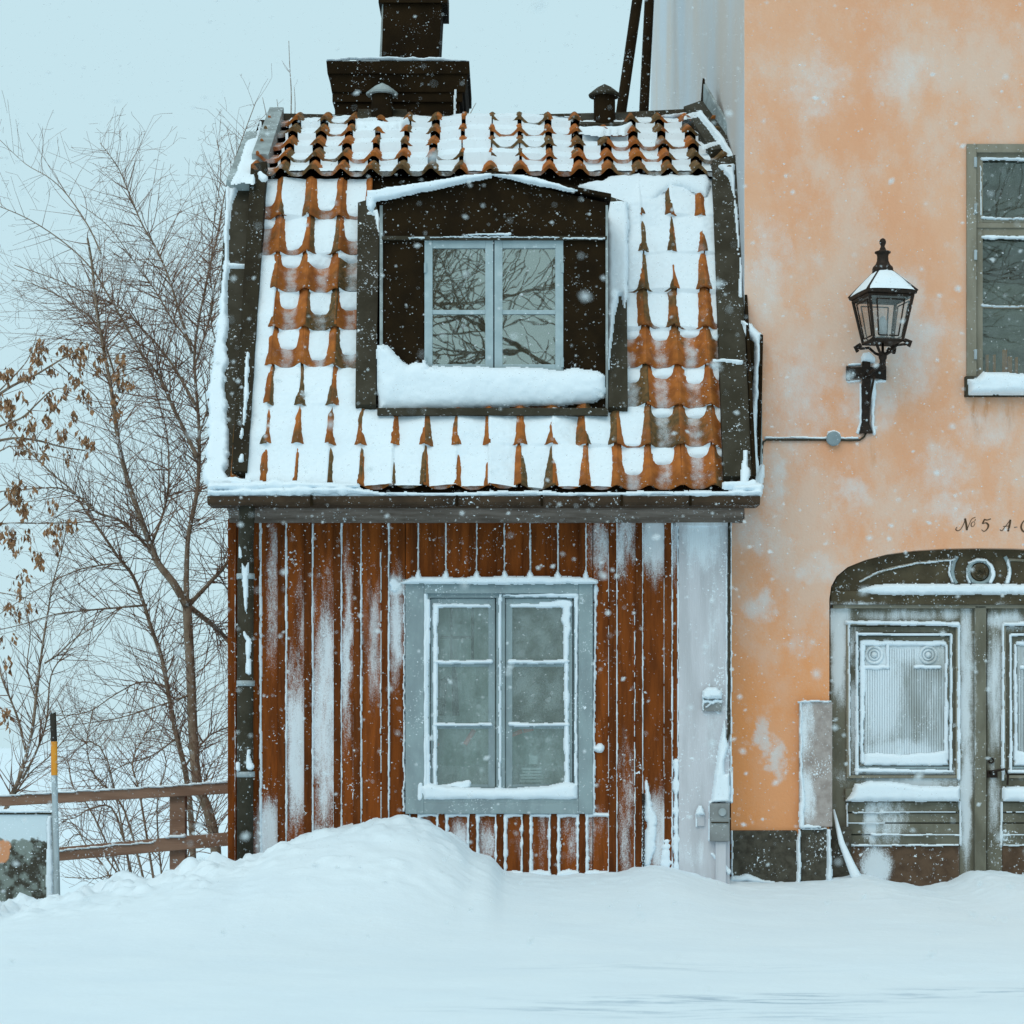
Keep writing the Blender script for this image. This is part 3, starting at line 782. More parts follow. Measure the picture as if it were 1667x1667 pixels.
for c, v in zip(range(11, 15), (20, 9, 1.9, 1.6)): EXT[(7, c)] = v
def roof_snow(name, origin, udir, nrm, nrow, pitch, u_off, x0, x1, u0, u1, afun, stepx, stepu, keepfun, seed, lap, lpitch, heavy=None):
    xs = np.arange(x0, x1, stepx); us = np.arange(u0, u1, stepu)
    X, U = np.meshgrid(xs, us)
    cf = (X - X0C) / WID; ci = np.floor(cf).astype(int); t = cf - ci - .5
    rf = (U - u_off) / pitch; ri = np.clip(np.floor(rf), 0, nrow - 1).astype(int); s = rf - ri
    T = tprof(t) + lap * (1 - np.clip(s, 0, 1.3) * pitch / lpitch)
    S = afun(ri, ci, s, X, U, cf)
    if heavy is not None:                           # deep snow lies smooth across the laps
        k = 9; pad = np.pad(S, ((k, k), (0, 0)), 'edge'); cs = np.cumsum(pad, 0)
        Sb = (cs[2 * k:] - np.concatenate([np.zeros((1, S.shape[1])), cs[:-2 * k - 1]])) / (2 * k + 1)
        S = S + (Sb[:S.shape[0]] - S) * heavy(ri, ci)
    S = S + .018 * (fbm(X * 6, U * 6, seed, 3) - .5) + .010 * (fbm(X * 40, U * 40, seed + 7, 2) - .5)
    H = S
    vis = (S > T - .003) & keepfun(X, U)
    keep = vis[:-1, :-1] | vis[1:, :-1] | vis[:-1, 1:] | vis[1:, 1:]
    keep &= keepfun(X, U)[:-1, :-1] & keepfun(X, U)[1:, 1:]
    H = np.maximum(H, T - .012)
    V = np.array(origin) + X[..., None] * np.array([1.0, 0, 0]) + U[..., None] * np.array(udir) + H[..., None] * np.array(nrm)
    idx = np.arange(X.size).reshape(X.shape)
    F = np.stack([idx[:-1, :-1], idx[:-1, 1:], idx[1:, 1:], idx[1:, :-1]], -1)[keep]
    used, inv = np.unique(F, return_inverse=True)
    return link_mesh(name, V.reshape(-1, 3)[used], inv.reshape(-1, 4), M['snow'], house, True, 0, 'stuff')
EXA = np.full((NROW, 20), .5)
for (r, c), v in EXT.items(): EXA[r, c + 1] = v
TR = np.random.default_rng(31)
TA, TE, TK = TR.normal(0, .0055, (NROW, 20)), np.exp(TR.normal(0, .22, (NROW, 20))), TR.normal(0, .03, (NROW, 20))
def low_a(ri, ci, s, X, U, cf):
    k = np.clip(ci + 1, 0, 16)
    e0 = EXA[ri, k]
    e = e0 * TE[ri, k] * (1 + .35 * (fbm(X * 3.1, U * 3.1, 77, 2) - .5))
    t = cf - ci - .5; d = 1 - s
    deep = .070 + TA[ri, k] - (.070 / e - LAP) * d                        # drifted full: only wedges of the rolls stay bare
    q = np.clip(d / e, 0, 1)
    tongue = (.040 + TA[ri, k]) * np.sqrt(np.clip(1 - q ** 2.2, 0, 1)) - .02 * sstep(.92, 1.05, d / e) + LAP * d   # a rounded tongue in the trough
    m = sstep(1.5, 2.0, e0)
    return np.where(m > 0, deep * m + tongue * (1 - m), tongue) + TK[ri, k] * t
def low_heavy(ri, ci): return sstep(1.6, 2.6, EXA[ri, np.clip(ci + 1, 0, 16)])
def dorm_keep(X, U): return ~((U > .76) & (X > PX(606, .6)) & (X < PX(1005, .6))) 
roof_snow('roof_snow', LO0 + NL * .004, UL, NL, NROW, PITCH, 0.0, -2.12, 1.74, -.01, NROW * PITCH + .06, low_a, .0125, .0115, dorm_keep, 41, LAP, PITCH, low_heavy)
def up_a(ri, ci, s, X, U, cf):
    mid = np.exp(-((cf - 7.2) / 1.9) ** 4) * (ri >= 1) + np.exp(-((cf - 3.4) / 1.3) ** 4) * (ri >= 2) * .6
    dep = .026 + .034 * np.clip(mid, 0, 1) + .016 * (fbm(X * 2, U * 2, 55, 2) - .5)
    return dep + (LAPU - .012 * (1 - mid)) * (1 - s)
roof_snow('roof_snow', UP0 + NU * .004, UU, NU, NUP, UPITCH, -.10, -2.05, 1.74, -.095, ULEN - .02, up_a, .0125, .0115, lambda X, U: (U < ULEN), 47, LAPU, UPITCH)

# ------------------------------------------------------------------ verges, ridge, eave snow
def slab_low(pxs, h, th, name, m, bev=.004):
    q = MB(); q.hexa([L_at(a, c, h) for a, c in pxs], -NL * th); return q.build(name, m, house, bevel=bev)
def slab_up(pxs, h, th, name, m, bev=.004):
    q = MB(); q.hexa([U_at(a, c, h) for a, c in pxs], -NU * th); return q.build(name, m, house, bevel=bev)
slab_low([(370, 303), (416, 300), (384, 788), (342, 803)], .07, .10, 'verge_sheet', M['metal_grey'])
slab_low([(411, 285), (437, 280), (405, 783), (380, 783)], .14, .14, 'verge_board', M['metal_mid'])
slab_low([(1157, 278), (1197, 268), (1222, 790), (1176, 790)], .13, .15, 'verge_sheet', M['metal_grey'])
slab_low([(1196, 262), (1200, 262), (1217, 560), (1228, 792), (1222, 792), (1212, 560)], .17, .20, 'verge_lip', M['metal'])
slab_up([(440, 197), (463, 197), (439, 274), (411, 274)], .13, .14, 'verge_cap', M['metal_pale'])
slab_up([(401, 223), (433, 221), (413, 302), (369, 302)], .05, .10, 'verge_sheet', M['metal_pale'])
slab_up([(1112, 194), (1143, 183), (1196, 260), (1156, 266)], .12, .13, 'verge_cap', M['metal_grey'])
q = MB()
c0 = U_at(1143, 186, .08); c1 = U_at(1195, 264, .04)
q.hexa([c0, c1, c1 + Vector((0.01, .02, .19)), c0 + Vector((0.0, .05, .24))], (.025, 0, 0)); q.build('verge_upstand', M['metal_pale'], house, bevel=.003)
q = MB(); a = U_at(1143, 185, .1); q.tube([a, a + Vector((.01, 0, .23))], [.02, .012], 6); q.build('ridge_spike', M['metal'], house)
q = MB()
rz = [(437, 193), (620, 197), (830, 196), (1000, 192), (1143, 185)]
for (a, c) in zip(rz[:-1], rz[1:]):
    p0, p1 = P(*a, RY), P(*c, RY)
    q.hexa([p0 + Vector((0, -.10, -.05)), p1 + Vector((0, -.10, -.05)), p1 + Vector((0, -.08, .03)), p0 + Vector((0, -.08, .03))], (0, .2, 0))
q.build('ridge_cap', M['metal_grey'], house)
relief('ridge_snow', front_map(RY - .12), [([(520, 200), (560, 193), (600, 196), (640, 203)], [3, 5, 5, 3], .06, 4), ([(640, 195), (800, 194), (1000, 190)], [1, 1.3, 1], .04, 2), ([(1080, 190), (1140, 184)], [2, 4], .05, 3)], house, res=1.4, seed=17)
lo = lambda h: (LOW[0], LOW[1])
relief('verge_snow', plane_map(LO0 + NL * .072, NL), [([(371, 305), (388, 306), (377, 330), (371, 370)], None, .03, 8), ([(371, 305), (368, 440), (362, 540), (354, 660), (352, 780)], [3, 4, 8, 14, 20], .05, 8),
       ([(368, 434), (408, 434)], [3, 2], .03, 3), ([(345, 790), (400, 790)], [8, 7], .06, 6)], house, res=1.8, amp=3, seed=18)
relief('verge_snow', plane_map(LO0 + NL * .142, NL), [([(403, 576), (400, 640), (397, 690)], [2, 4, 1.6], .02, 3), ([(394, 700), (393, 712)], [1.5, 2], .02, 2), ([(393, 742), (392, 748)], [2, 4], .02, 3), ([(380, 786), (405, 786)], 5, .03, 4), ([(425, 283), (428, 290)], [4, 7], .02, 4)], house, res=1.4, amp=2, seed=19)
relief('verge_snow', plane_map(LO0 + NL * .135, NL), [([(1170, 270), (1195, 268), (1196, 330), (1203, 420), (1201, 345), (1188, 290)], None, .03, 4), ([(1205, 420), (1206, 480)], [1, 3], .02, 3), ([(1163, 586), (1208, 590)], [1, 2], .02, 3), ([(1214, 735), (1212, 786)], [2, 9], .02, 8), ([(1180, 790), (1225, 790)], [5, 8], .04, 6)], house, res=1.5, amp=2, seed=20)
relief('verge_snow', plane_map(UP0 + NU * .125, NU), [([(1140, 187), (1175, 232), (1192, 258)], [4, 4, 2.5], .04, 4), ([(1145, 240), (1172, 232)], 1.6, .02, 2), ([(1115, 192), (1142, 186)], [1, 3], .03, 2)], house, res=1.4, amp=1.5, seed=22)
relief('verge_snow', plane_map(UP0 + NU * .055, NU), [([(404, 228), (430, 226), (412, 296), (378, 298)], None, .02, 8), ([(425, 200), (412, 296)], [1, 2], .02, 2)], house, res=1.8, amp=3, seed=23)
ev = [([(343, 803), (420, 801), (560, 799), (620, 805), (740, 806), (860, 803), (940, 806), (1050, 804), (1160, 804), (1236, 803)], [5, 7, 8, 3, 3, 4.5, 3, 3.5, 5, 6], .09, 8), ([(345, 794), (430, 790), (580, 793)], [6, 9, 4], .08, 8), ([(1200, 795), (1234, 795)], [6, 9], .08, 8)]
relief('eave_snow', front_map(-.50), ev, house, res=1.6, amp=2.2, wl=22, seed=24)
q = MB(); q.box(PX(342, -.48), PX(1236, -.48), -.53, -.30, PZ(809, -.5), PZ(803, -.5)); q.build('eave_snow', M['snow'], house, kind='stuff')

# flashing and snow jammed between the roof and the neighbour
q = MB(); q.box(PX(1207, .3), PX(1240, .3), .26, .35, PZ(800, .3), PZ(545, .3)); q.build('party_flashing', M['metal_pale'], house, bevel=.005)
q = MB(); q.tube([P(1239, 545, .24), P(1236, 700, .24), P(1234, 760, .24)], .018, 8); q.build('flashing_rod', M['metal'], house)
relief('flashing_snow', front_map(.258), [([(1208, 522), (1220, 527), (1239, 545), (1238, 560), (1232, 700), (1240, 800), (1205, 800), (1208, 680), (1224, 660), (1229, 560), (1220, 548), (1210, 552)], None, .05, 8), ([(1226, 800), (1240, 760)], [14, 5], .06, 8)], house, res=1.6, amp=2, seed=25)
q = MB(); pts = [(1211, 560), (1220, 552), (1228, 556), (1228, 600), (1224, 640), (1222, 662), (1214, 668), (1209, 655), (1210, 610)]
q.pprism(pts, .20, .26); q.build('gutter_hook', M['metal'], house, bevel=.012)

# ------------------------------------------------------------------ dormer
d = MB()
d.pprism([(622, 330), (800, 287), (988, 330), (988, 388), (622, 388)], -.02, .6)
d.pprism([(622, 388), (690, 388), (690, 676), (622, 676)], 0.0, .05)
d.pprism([(917, 388), (988, 388), (988, 676), (917, 676)], 0.0, .05)
for a in (622, 984):
    xx = PX(a); q_ = [(xx, .05, PZ(676)), (xx, 1.2, PZ(330)), (xx, .05, PZ(330))]
    d.hexa(q_, (.02, 0, 0))
dormer = d.build('dormer', M['metal'], house, bevel=.004)
q = MB()
for s_ in ((610, 326, 801, 284), (801, 284, 995, 322)):
    a, c = P(s_[0], s_[1], -.07), P(s_[2], s_[3], -.07)
    q.hexa([a, c, c + Vector((0, 0, .035)), a + Vector((0, 0, .035))], (0, 1.5, .0))
q.build('dormer_roof', M['metal'], dormer, bevel=.004)
q = MB(); q.pbox(622, 988, 384, 390, -.035, 0.0); q.build('dormer_trim', M['metal_grey'], dormer)
q = MB(); q.pbox(614, 990, 664, 676, -.16, .02); q.build('dormer_sill', M['metal_grey'], dormer, bevel=.004)
for (a, c) in ((618, 623), (986, 990)):
    q = MB(); q.pbox(a, c, 334, 672, -.028, .02); q.build('edge_trim', M['metal_pale'], dormer, bevel=.002)
for (x0, x1) in ((691, 803), (805, 917)):
    sash(x0, x1, 391, 606, (508,), .0, dormer, M['grey_sash'], 13)
    for (y0, y1) in ((404, 504.5), (511.5, 593)): pane(x0 + 12, x1 - 12, y0 - 1, y1 + 1, .022, dormer, M['glass_dormer'])
for a in (692.5, 915.5):
    for py in (436, 590):
        q = MB(); q.tube([P(a, py - 8, -.006), P(a, py + 8, -.006)], .012, 6); q.build('hinge', M['grey_sash'], dormer)
q = MB(); q.box(PX(690), PX(918), .09, .11, PZ(610), PZ(390)); q.build('room_or_reflection', M['dark_room'], dormer)
relief('dormer_snow', front_map(-.03), [([(614, 562), (628, 563), (640, 572), (652, 588), (664, 596), (676, 590), (690, 590), (696, 597), (780, 597), (800, 600), (860, 598), (920, 604), (935, 600), (972, 604), (984, 612), (986, 640), (972, 652), (940, 658), (900, 660), (800, 663), (700, 667), (615, 672)], None, .07, 24),
       ([(690, 588), (693, 598)], [2, 5], .05, 4)], dormer, res=1.6, amp=2, seed=26)
relief('dormer_snow', front_map(-.072), [([(598, 312), (640, 304), (720, 293), (760, 285), (800, 282), (800, 288), (700, 310), (612, 328), (606, 345), (598, 338)], None, .05, 6), ([(800, 284), (850, 285), (885, 293), (940, 310), (930, 312), (870, 300), (810, 287)], None, .045, 4)], dormer, res=1.4, amp=1.6, seed=27)
relief('dormer_snow', front_map(-.037), [([(665, 387), (690, 387)], [.6, 1.2], .01, 1), ([(917, 388), (984, 388)], 1.0, .01, 1), ([(755, 383), (790, 381), (830, 381)], [.5, 1.2, 1.8], .015, 1.5), ([(700, 386), (910, 386)], .6, .01, 1)], dormer, res=.8, amp=1.2, wl=5, seed=28)
slab_low([(584, 346), (620, 335), (613, 674), (580, 674)], .13, .13, 'dormer_flashing', M['metal_grey'])
slab_low([(989, 335), (1018, 345), (1021, 678), (990, 678)], .13, .13, 'dormer_flashing', M['metal_grey'])
relief('dormer_snow', plane_map(LO0 + NL * .134, NL), [([(988, 330), (1022, 330), (1022, 480), (1016, 500), (1012, 482), (1006, 482), (998, 530), (992, 600), (989, 600)], None, .05, 8), ([(596, 348), (618, 340), (617, 380), (610, 350)], None, .02, 5)], dormer, res=1.6, amp=2, seed=29)
relief('dormer_snow', plane_map(LO0 + NL * .08, NL), [([(942, 302), (985, 292), (1010, 286), (1150, 286), (1155, 300), (1150, 320), (1140, 316), (1110, 306), (1090, 304), (1060, 330), (1040, 335), (1020, 350), (1000, 350), (985, 330)], None, .035, 12)], dormer, res=1.8, amp=3, seed=30)

# ------------------------------------------------------------------ chimney and vents
CY = 2.75
ch = MB()
def frustum(b_, px0, px1, py, qx0, qx1, qy, yf0, yf1, yb0, yb1):
    v = [P(px0, py, yf0), P(px1, py, yf0), P(qx1, qy, yf1), P(qx0, qy, yf1)]
    w = [Vector((v[i].x, (yb0, yb0, yb1, yb1)[i], v[i].z)) for i in range(4)]
    b_.add(v + w, [(0, 1, 2, 3), (7, 6, 5, 4), (0, 4, 5, 1), (1, 5, 6, 2), (2, 6, 7, 3), (3, 7, 4, 0)])
frustum(ch, 545, 748, 205, 545, 748, 150, CY, CY, CY + .95, CY + .95)
chim = ch.build('chimney', M['metal'], house, bevel=.006)
q = MB()
frustum(q, 541, 753, 166, 541, 753, 150, CY - .03, CY - .03, CY + .98, CY + .98)
frustum(q, 540, 757, 150, 535, 761, 120, CY - .05, CY - .09, CY + 1.0, CY + 1.05)
frustum(q, 533, 764, 120, 531, 764, 99, CY - .11, CY - .13, CY + 1.07, CY + 1.08)
q.build('chimney_cap', M['metal'], chim, bevel=.005)
q = MB(); frustum(q, 621, 714, 104, 625, 721, -30, CY + .2, CY + .2, CY + .75, CY + .75); q.build('chimney_flue', M['metal'], chim, bevel=.006)
q = MB(); frustum(q, 616, 728, 4, 616, 728, -30, CY + .16, CY + .16, CY + .8, CY + .8); q.build('flue_cap', M['metal'], chim)
q = MB(); frustum(q, 617.5, 621, 98, 622, 625.5, 4, CY + .215, CY + .215, CY + .74, CY + .74); q.build('flue_strip', M['metal_pale'], chim)
relief('chimney_snow', front_map(CY - .1), [([(533, 98), (620, 96), (720, 98), (762, 101)], [1.2, 2.0, 2.0, 1.0], .05, 2), ([(741, 148), (739, 190)], 1.2, .02, 1.5), ([(545, 192), (600, 194), (740, 194)], [2, 2.5, 1.5], .05, 3)], chim, res=1.2, seed=31)
def vent(pxc, pyb, pyt, snowy):
    base = U_at(pxc, pyb); y = base.y
    r = 17.5 * (D0 + y) / FOC
    zt = PZ(pyt, y)
    q = MB(); q.lathe(base.x, y, [(r, base.z - .25), (r, zt - .06), (r * .97, zt - .06), (r * .97, zt - .02)], 20)
    v_ = q.build('roof_vent', M['metal'], house, smooth=False)
    q = MB(); q.lathe(base.x, y, [(r * 1.45, zt - .03), (r * 1.5, zt - .015), (r * .7, zt + .05), (r * .05, zt + .085)], 20)
    q.build('vent_cap', M['metal_pale'] if snowy else M['metal_grey'], v_)
    q = MB(); k = (D0 + y) / FOC
    q.hexa([U_at(pxc - 42, pyb + 4, .09), U_at(pxc + 45, pyb + 4, .09), U_at(pxc + 40, pyb - 14, .09), U_at(pxc - 38, pyb - 14, .09)], -NU * .05); q.build('vent_flashing', M['metal_grey'], v_)
    relief('vent_snow', plane_map(UP0 + NU * .092, NU), [([(pxc - 40, pyb), (pxc, pyb + 2), (pxc + 30, pyb), (pxc + 42, pyb - 8)], [3, 6, 6, 3], .05, 5)], v_, res=1.5, amp=2, seed=int(pxc))
vent(622, 207, 150, True)
vent(984, 214, 152, False)

# ------------------------------------------------------------------ fittings on the corner post
ub = MB(); ub.pbox(1156, 1188, 1308, 1370, -.13, -.055); ubox = ub.build('utility_box', M['box_grey'], house, bevel=.006)
q = MB(); q.pbox(1158, 1186, 1338, 1340, -.137, -.12); q.build('box_seam', M['metal_grey'], ubox)
q = MB(); q.tube([P(1176, 1322, -.145), P(1176, 1322, -.12)], .032, 14); q.build('lock_cap', M['pole_grey'], ubox)
q = MB(); q.pbox(1165, 1182, 1370, 1440, -.10, -.055); q.build('cable_duct', M['pilaster'], ubox, bevel=.004)
q = MB(); q.tube([P(1187, 850, -.075), P(1187, 1100, -.07), P(1186, 1195, -.07), P(1183, 1207, -.07), P(1173, 1226, -.07), P(1170, 1245, -.07), P(1170, 1310, -.08)], .011, 8); q.build('supply_cable', M['metal_grey'], house, smooth=True)
relief('cable_snow', front_map(-.058), [([(1180, 1170), (1172, 1205), (1166, 1245), (1160, 1290), (1157, 1306), (1188, 1306), (1187, 1260), (1179, 1260), (1178, 1240), (1186, 1215), (1182, 1200)], None, .06, 5), ([(1183, 900), (1183, 1170)], [.8, 1.5], .02, 1.5), ([(1190, 852), (1190, 1300)], 1.0, .02, 1.5),
       ([(1192, 1250), (1191, 1305)], [1, 2], .03, 2), ([(1156, 1306), (1155, 1366)], [2, 2.5], .04, 2.5), ([(1160, 1390), (1186, 1420)], 3, .02, 3)], house, res=1.1, amp=1.2, seed=51)
q = MB(); q.pbox(1144, 1175, 1135, 1158, -.085, -.055); pl = q.build('name_plate', M['box_grey'], house, bevel=.004)
relief('plate_snow', front_map(-.088), [([(1143, 1137), (1145, 1125), (1153, 1119), (1165, 1119), (1174, 1126), (1175, 1137)], None, .05, 6), ([(1146, 1143), (1152, 1141), (1160, 1144), (1168, 1140), (1173, 1142)], [2, 1.5, 2.5, 1.5, 2], .012, 2), ([(1150, 1151), (1156, 1146)], 1.2, .01, 1), ([(1145, 1140), (1145, 1156)], 1, .01, 1)], pl, res=.9, amp=1.8, wl=6, seed=52)
q = MB(); q.pbox(1133, 1147, 1325, 1345, -.075, -.055); q.tube([P(1140, 1322, -.068), P(1140, 1325, -.068)], .006, 6); tg = q.build('key_plate', M['pilaster'], house, bevel=.003)
relief('plate_snow', front_map(-.077), [([(1132, 1326), (1138, 1312), (1142, 1312), (1148, 1326)], None, .03, 4), ([(1133, 1326), (1133, 1345)], 1, .01, 1)], tg, res=.9, amp=1.2, seed=53)
chain = thing('hanging_chain', 'thin dark chain hanging down the red boards beside the frosted corner post', 'chain', P(1048, 1410, -.06))
q = MB(); q.pbox(1045, 1050, 1292, 1306, -.07, -.045); q.tube([P(1047.5, 1304, -.075), P(1047.5, 1310, -.075)], .008, 6); q.build('hook', M['iron'], chain)
cm = MB(); nl = 24
for k in range(nl):
    py = 1309 + k * 4.4; c = P(1047.5 + .4 * math.sin(k * .8), py, -.07)
    pts = []
    for j in range(9):
        a = 2 * math.pi * j / 8
        dx, dz = .009 * math.cos(a), .016 * math.sin(a)
        pts.append(c + (Vector((dx, 0, dz)) if k % 2 == 0 else Vector((0, dx, dz))))
    one = MB(); one.tube(pts, .0032, 4, False); one.build('chain_link', M['iron'], chain)
relief('chain_snow', front_map(-.024), [([(1051, 1272), (1054, 1300), (1060, 1340), (1056, 1385), (1050, 1405)], [1.5, 5, 9, 9, 5], .03, 6)], house, res=1.3, amp=3, seed=54)

# ------------------------------------------------------------------ the orange townhouse
WYF = .35
town = thing('orange_townhouse', 'tall orange plastered townhouse with grey olive arched door and window', 'house', (4.5, 4.0, 0.1))
AX = 1597                                        # door axis
ARCH = [(1350, 975), (1353, 955), (1362, 938), (1380, 923), (1410, 911), (1445, 902), (1490, 896), (1540, 893), (1597, 892)]
ARCH_R = [(2 * AX - a, c) for a, c in ARCH[::-1]][1:]
DX0, DX1 = 1350, 2 * AX - 1350
X0w = PX(1190, WYF); XC = PX(1212, WYF); XEND = 9.5; ZT = 13.0
def W(px, py): return (PX(px, WYF), PZ(py, WYF))
WX0t, WX1t, WZ0, WZ1 = 1576, 1800, 235, 612
w = MB(); T = .34
zs = PZ(845, WYF); za = PZ(892, WYF); zplinth = PZ(1352, WYF)
w.prism([(X0w, 0), (PX(DX0, WYF), 0), (PX(DX0, WYF), PZ(975, WYF)), (PX(DX0, WYF), zs), (X0w, zs)], WYF, WYF + T)
w.prism([(XC, zs), (PX(DX0, WYF), zs), (PX(DX0, WYF), ZT), (XC, ZT)], WYF, WYF + T)
w.prism([W(a, c) for a, c in ARCH] + [W(AX, 845), W(DX0, 845)], WYF, WYF + T)
w.prism([W(AX, 845)] + [W(AX, 892)] + [W(a, c) for a, c in ARCH_R] + [W(DX1, 845)], WYF, WYF + T)
w.prism([W(DX0, 845), W(DX1, 845), W(DX1, WZ1), W(DX0, WZ1)], WYF, WYF + T)
w.prism([W(DX0, WZ1), W(WX0t, WZ1), W(WX0t, WZ0), W(DX0, WZ0)], WYF, WYF + T)
w.prism([W(WX1t, WZ1), W(DX1, WZ1), W(DX1, WZ0), W(WX1t, WZ0)], WYF, WYF + T)
w.prism([W(DX0, WZ0), W(DX1, WZ0), (PX(DX1, WYF), ZT), (PX(DX0, WYF), ZT)], WYF, WYF + T)
w.prism([(PX(DX1, WYF), 0), (XEND, 0), (XEND, ZT), (PX(DX1, WYF), ZT)], WYF, WYF + T)
w.build('front_wall', M['stucco'], town)
# gable side wall with its slanted back edge
q = MB()
side = [(WYF + T, 0.0), (14.3, 0.0), (13.3, 9.0), (11.4, ZT), (WYF + T, ZT)]
q.hexa([(XC, y, z) for y, z in side], (.35, 0, 0)); q.build('side_wall', M['side_stucco'], town)
q = MB(); q.box(XC - .002, XC + .04, WYF + .001, WYF + T + .0, 3.3, ZT); q.build('corner_quoin', M['side_stucco'], town)
q = MB(); q.box(XC + .36, XEND, 6, 6.3, 0, ZT); q.build('back_wall', M['stucco'], town)

# plinth stones and the door jamb stone
for (a, c, t0, t1, yf) in ((1191.5, 1298, 1352, 1450, .31), (1304, 1348, 1349, 1450, .31), (1846, 1890, 1349, 1450, .31), (1896, 2010, 1352, 1450, .31), (2016, 2140, 1352, 1450, .31)):
    q = MB(); q.pbox(a, c, t0, t1, yf, WYF + .02); q.build('stone', M['plinth'], town, bevel=.012)
for mir in (0, 1):
    a, c = (1302, 1355) if not mir else (1839, 1892)
    q = MB(); q.pbox(a, c, 1142, 1346, .29, WYF + .02); q.build('stone', M['slab'], town, bevel=.006, label='pale rimed granite slab beside the door')
    a, c = (1352, 1386) if not mir else (1808, 1842)
    q = MB(); q.pbox(a, c, 1346, 1450, .42, .55); q.build('stone', M['plinth'], town, bevel=.006)
relief('slab_snow', front_map(.286), [([(1304, 1144), (1304, 1260), (1306, 1300), (1305, 1344)], [1.2, 2, 4, 4], .02, 3), ([(1300, 1142), (1352, 1142)], 1, .02, 1.5), ([(1310, 1346), (1336, 1346)], [4, 1], .02, 3)], town, res=1.1, amp=2, seed=55)
relief('plinth_snow', front_map(.306), [([(1301, 1352), (1301, 1380), (1300, 1436)], [1.5, 3, 3.5], .03, 3), ([(1192, 1432), (1215, 1429), (1235, 1433), (1260, 1437)], [4, 5, 3, 1], .03, 4), ([(1306, 1349), (1346, 1349)], .8, .02, 1), ([(1349, 1352), (1350, 1430)], [2, 5], .04, 4), ([(1192, 1354), (1192, 1430)], 1.2, .02, 1.5)], town, res=1.1, amp=2, seed=56)
# snow ridge slanting out of the doorway
q = MB(); q.tube([P(1357, 1318, .40), P(1370, 1372, .33), P(1386, 1410, .22), P(1400, 1440, .10)], [.01, .026, .035, .05], 8); q.build('snow_ridge', M['snow'], town, smooth=True, kind='stuff')

# door
DY = .52
q = MB(); q.box(PX(DX0, WYF), PX(DX1, WYF), DY + .03, DY + .10, 0, PZ(890, WYF)); door = q.build('door', M['door'], town)
tp = MB()
tp.pprism([(a + (2 if a < 1400 else 0), c) for a, c in ARCH] + [(a, c) for a, c in ARCH_R], DY - .06, DY + .02)
transom = tp.build('transom', M['door_dark'], town, bevel=.003)
inner = [(1400, 947), (1420, 936), (1450, 925), (1490, 917), (1530, 912), (1557, 911)]
for s_ in (1, -1):
    pts = [P(a if s_ > 0 else 2 * AX - a, c, DY - .065) for a, c in inner]
    q = MB(); q.tube(pts, .012, 6); q.build('arch_moulding', M['olive_trim'], transom)
    pts = [P(AX - s_ * 45 + s_ * dx, py, DY - .068) for dx, py in ((6, 906), (1, 915), (-2, 930), (0, 942), (5, 950))]
    q = MB(); q.tube(pts, .017, 8); q.build('bracket_moulding', M['grey_trim'], transom)
q = MB(); c = P(AX - 2, 931, DY - .07); q.ring(c.x, c.z, c.y, .098, .02, 28, 8); q.build('rosette_ring', M['grey_trim'], transom, smooth=True)
q = MB()
q.tube([(c.x, c.y + .03, c.z), (c.x, c.y - .01, c.z)], [.085, .07], 22)
rr = random.Random(4)
for k in range(9):
    a = k * .7; r_ = .018 + .006 * k
    q.tube([(c.x + r_ * math.cos(a), c.y - .012, c.z + r_ * math.sin(a)), (c.x + r_ * .8 * math.cos(a + .6), c.y - .026, c.z + r_ * .8 * math.sin(a + .6)), (c.x + r_ * .7 * math.cos(a + 1.2), c.y - .012, c.z + r_ * .7 * math.sin(a + 1.2))], [.006, .012, .006], 6)
q.build('rosette', M['door_dark'], transom)
q = MB(); q.pbox(1352, 2 * AX - 1352, 962, 984, DY - .10, DY + .0); q.build('transom_bar', M['door_dark'], transom, bevel=.006)
q = MB(); q.pbox(1356, 2 * AX - 1356, 984, 990, DY - .07, DY + .0); q.build('transom_bar', M['olive_trim'], transom, bevel=.004)
relief('ledge_snow', front_map(DY - .102), [([(1398, 962), (1420, 953), (1450, 951), (1600, 951), (1760, 951), (1790, 964), (1700, 967), (1600, 968), (1500, 968), (1430, 968)], None, .05, 6)], transom, res=1.3, amp=1.6, wl=7, seed=57)
relief('rosette_snow', front_map(DY - .075), [([(1548, 912), (1545, 930), (1551, 948)], [1, 1.4, 1.8], .012, 2), ([(1640, 912), (1644, 930), (1640, 948)], [1.6, 2.6, 3.2], .015, 2), ([(1578, 916), (1590, 911), (1605, 912), (1614, 922), (1617, 936), (1612, 948)], [1.4, 2, 1.6, 3, 4, 3], .015, 2), ([(1575, 925), (1574, 938), (1579, 948)], [1, 1.4, 2], .012, 2),
     ([(1400, 947), (1430, 931), (1490, 917), (1555, 911)], [.6, .9, 1.1, 1], .012, 1)], transom, res=.9, amp=1.2, wl=6, seed=58)

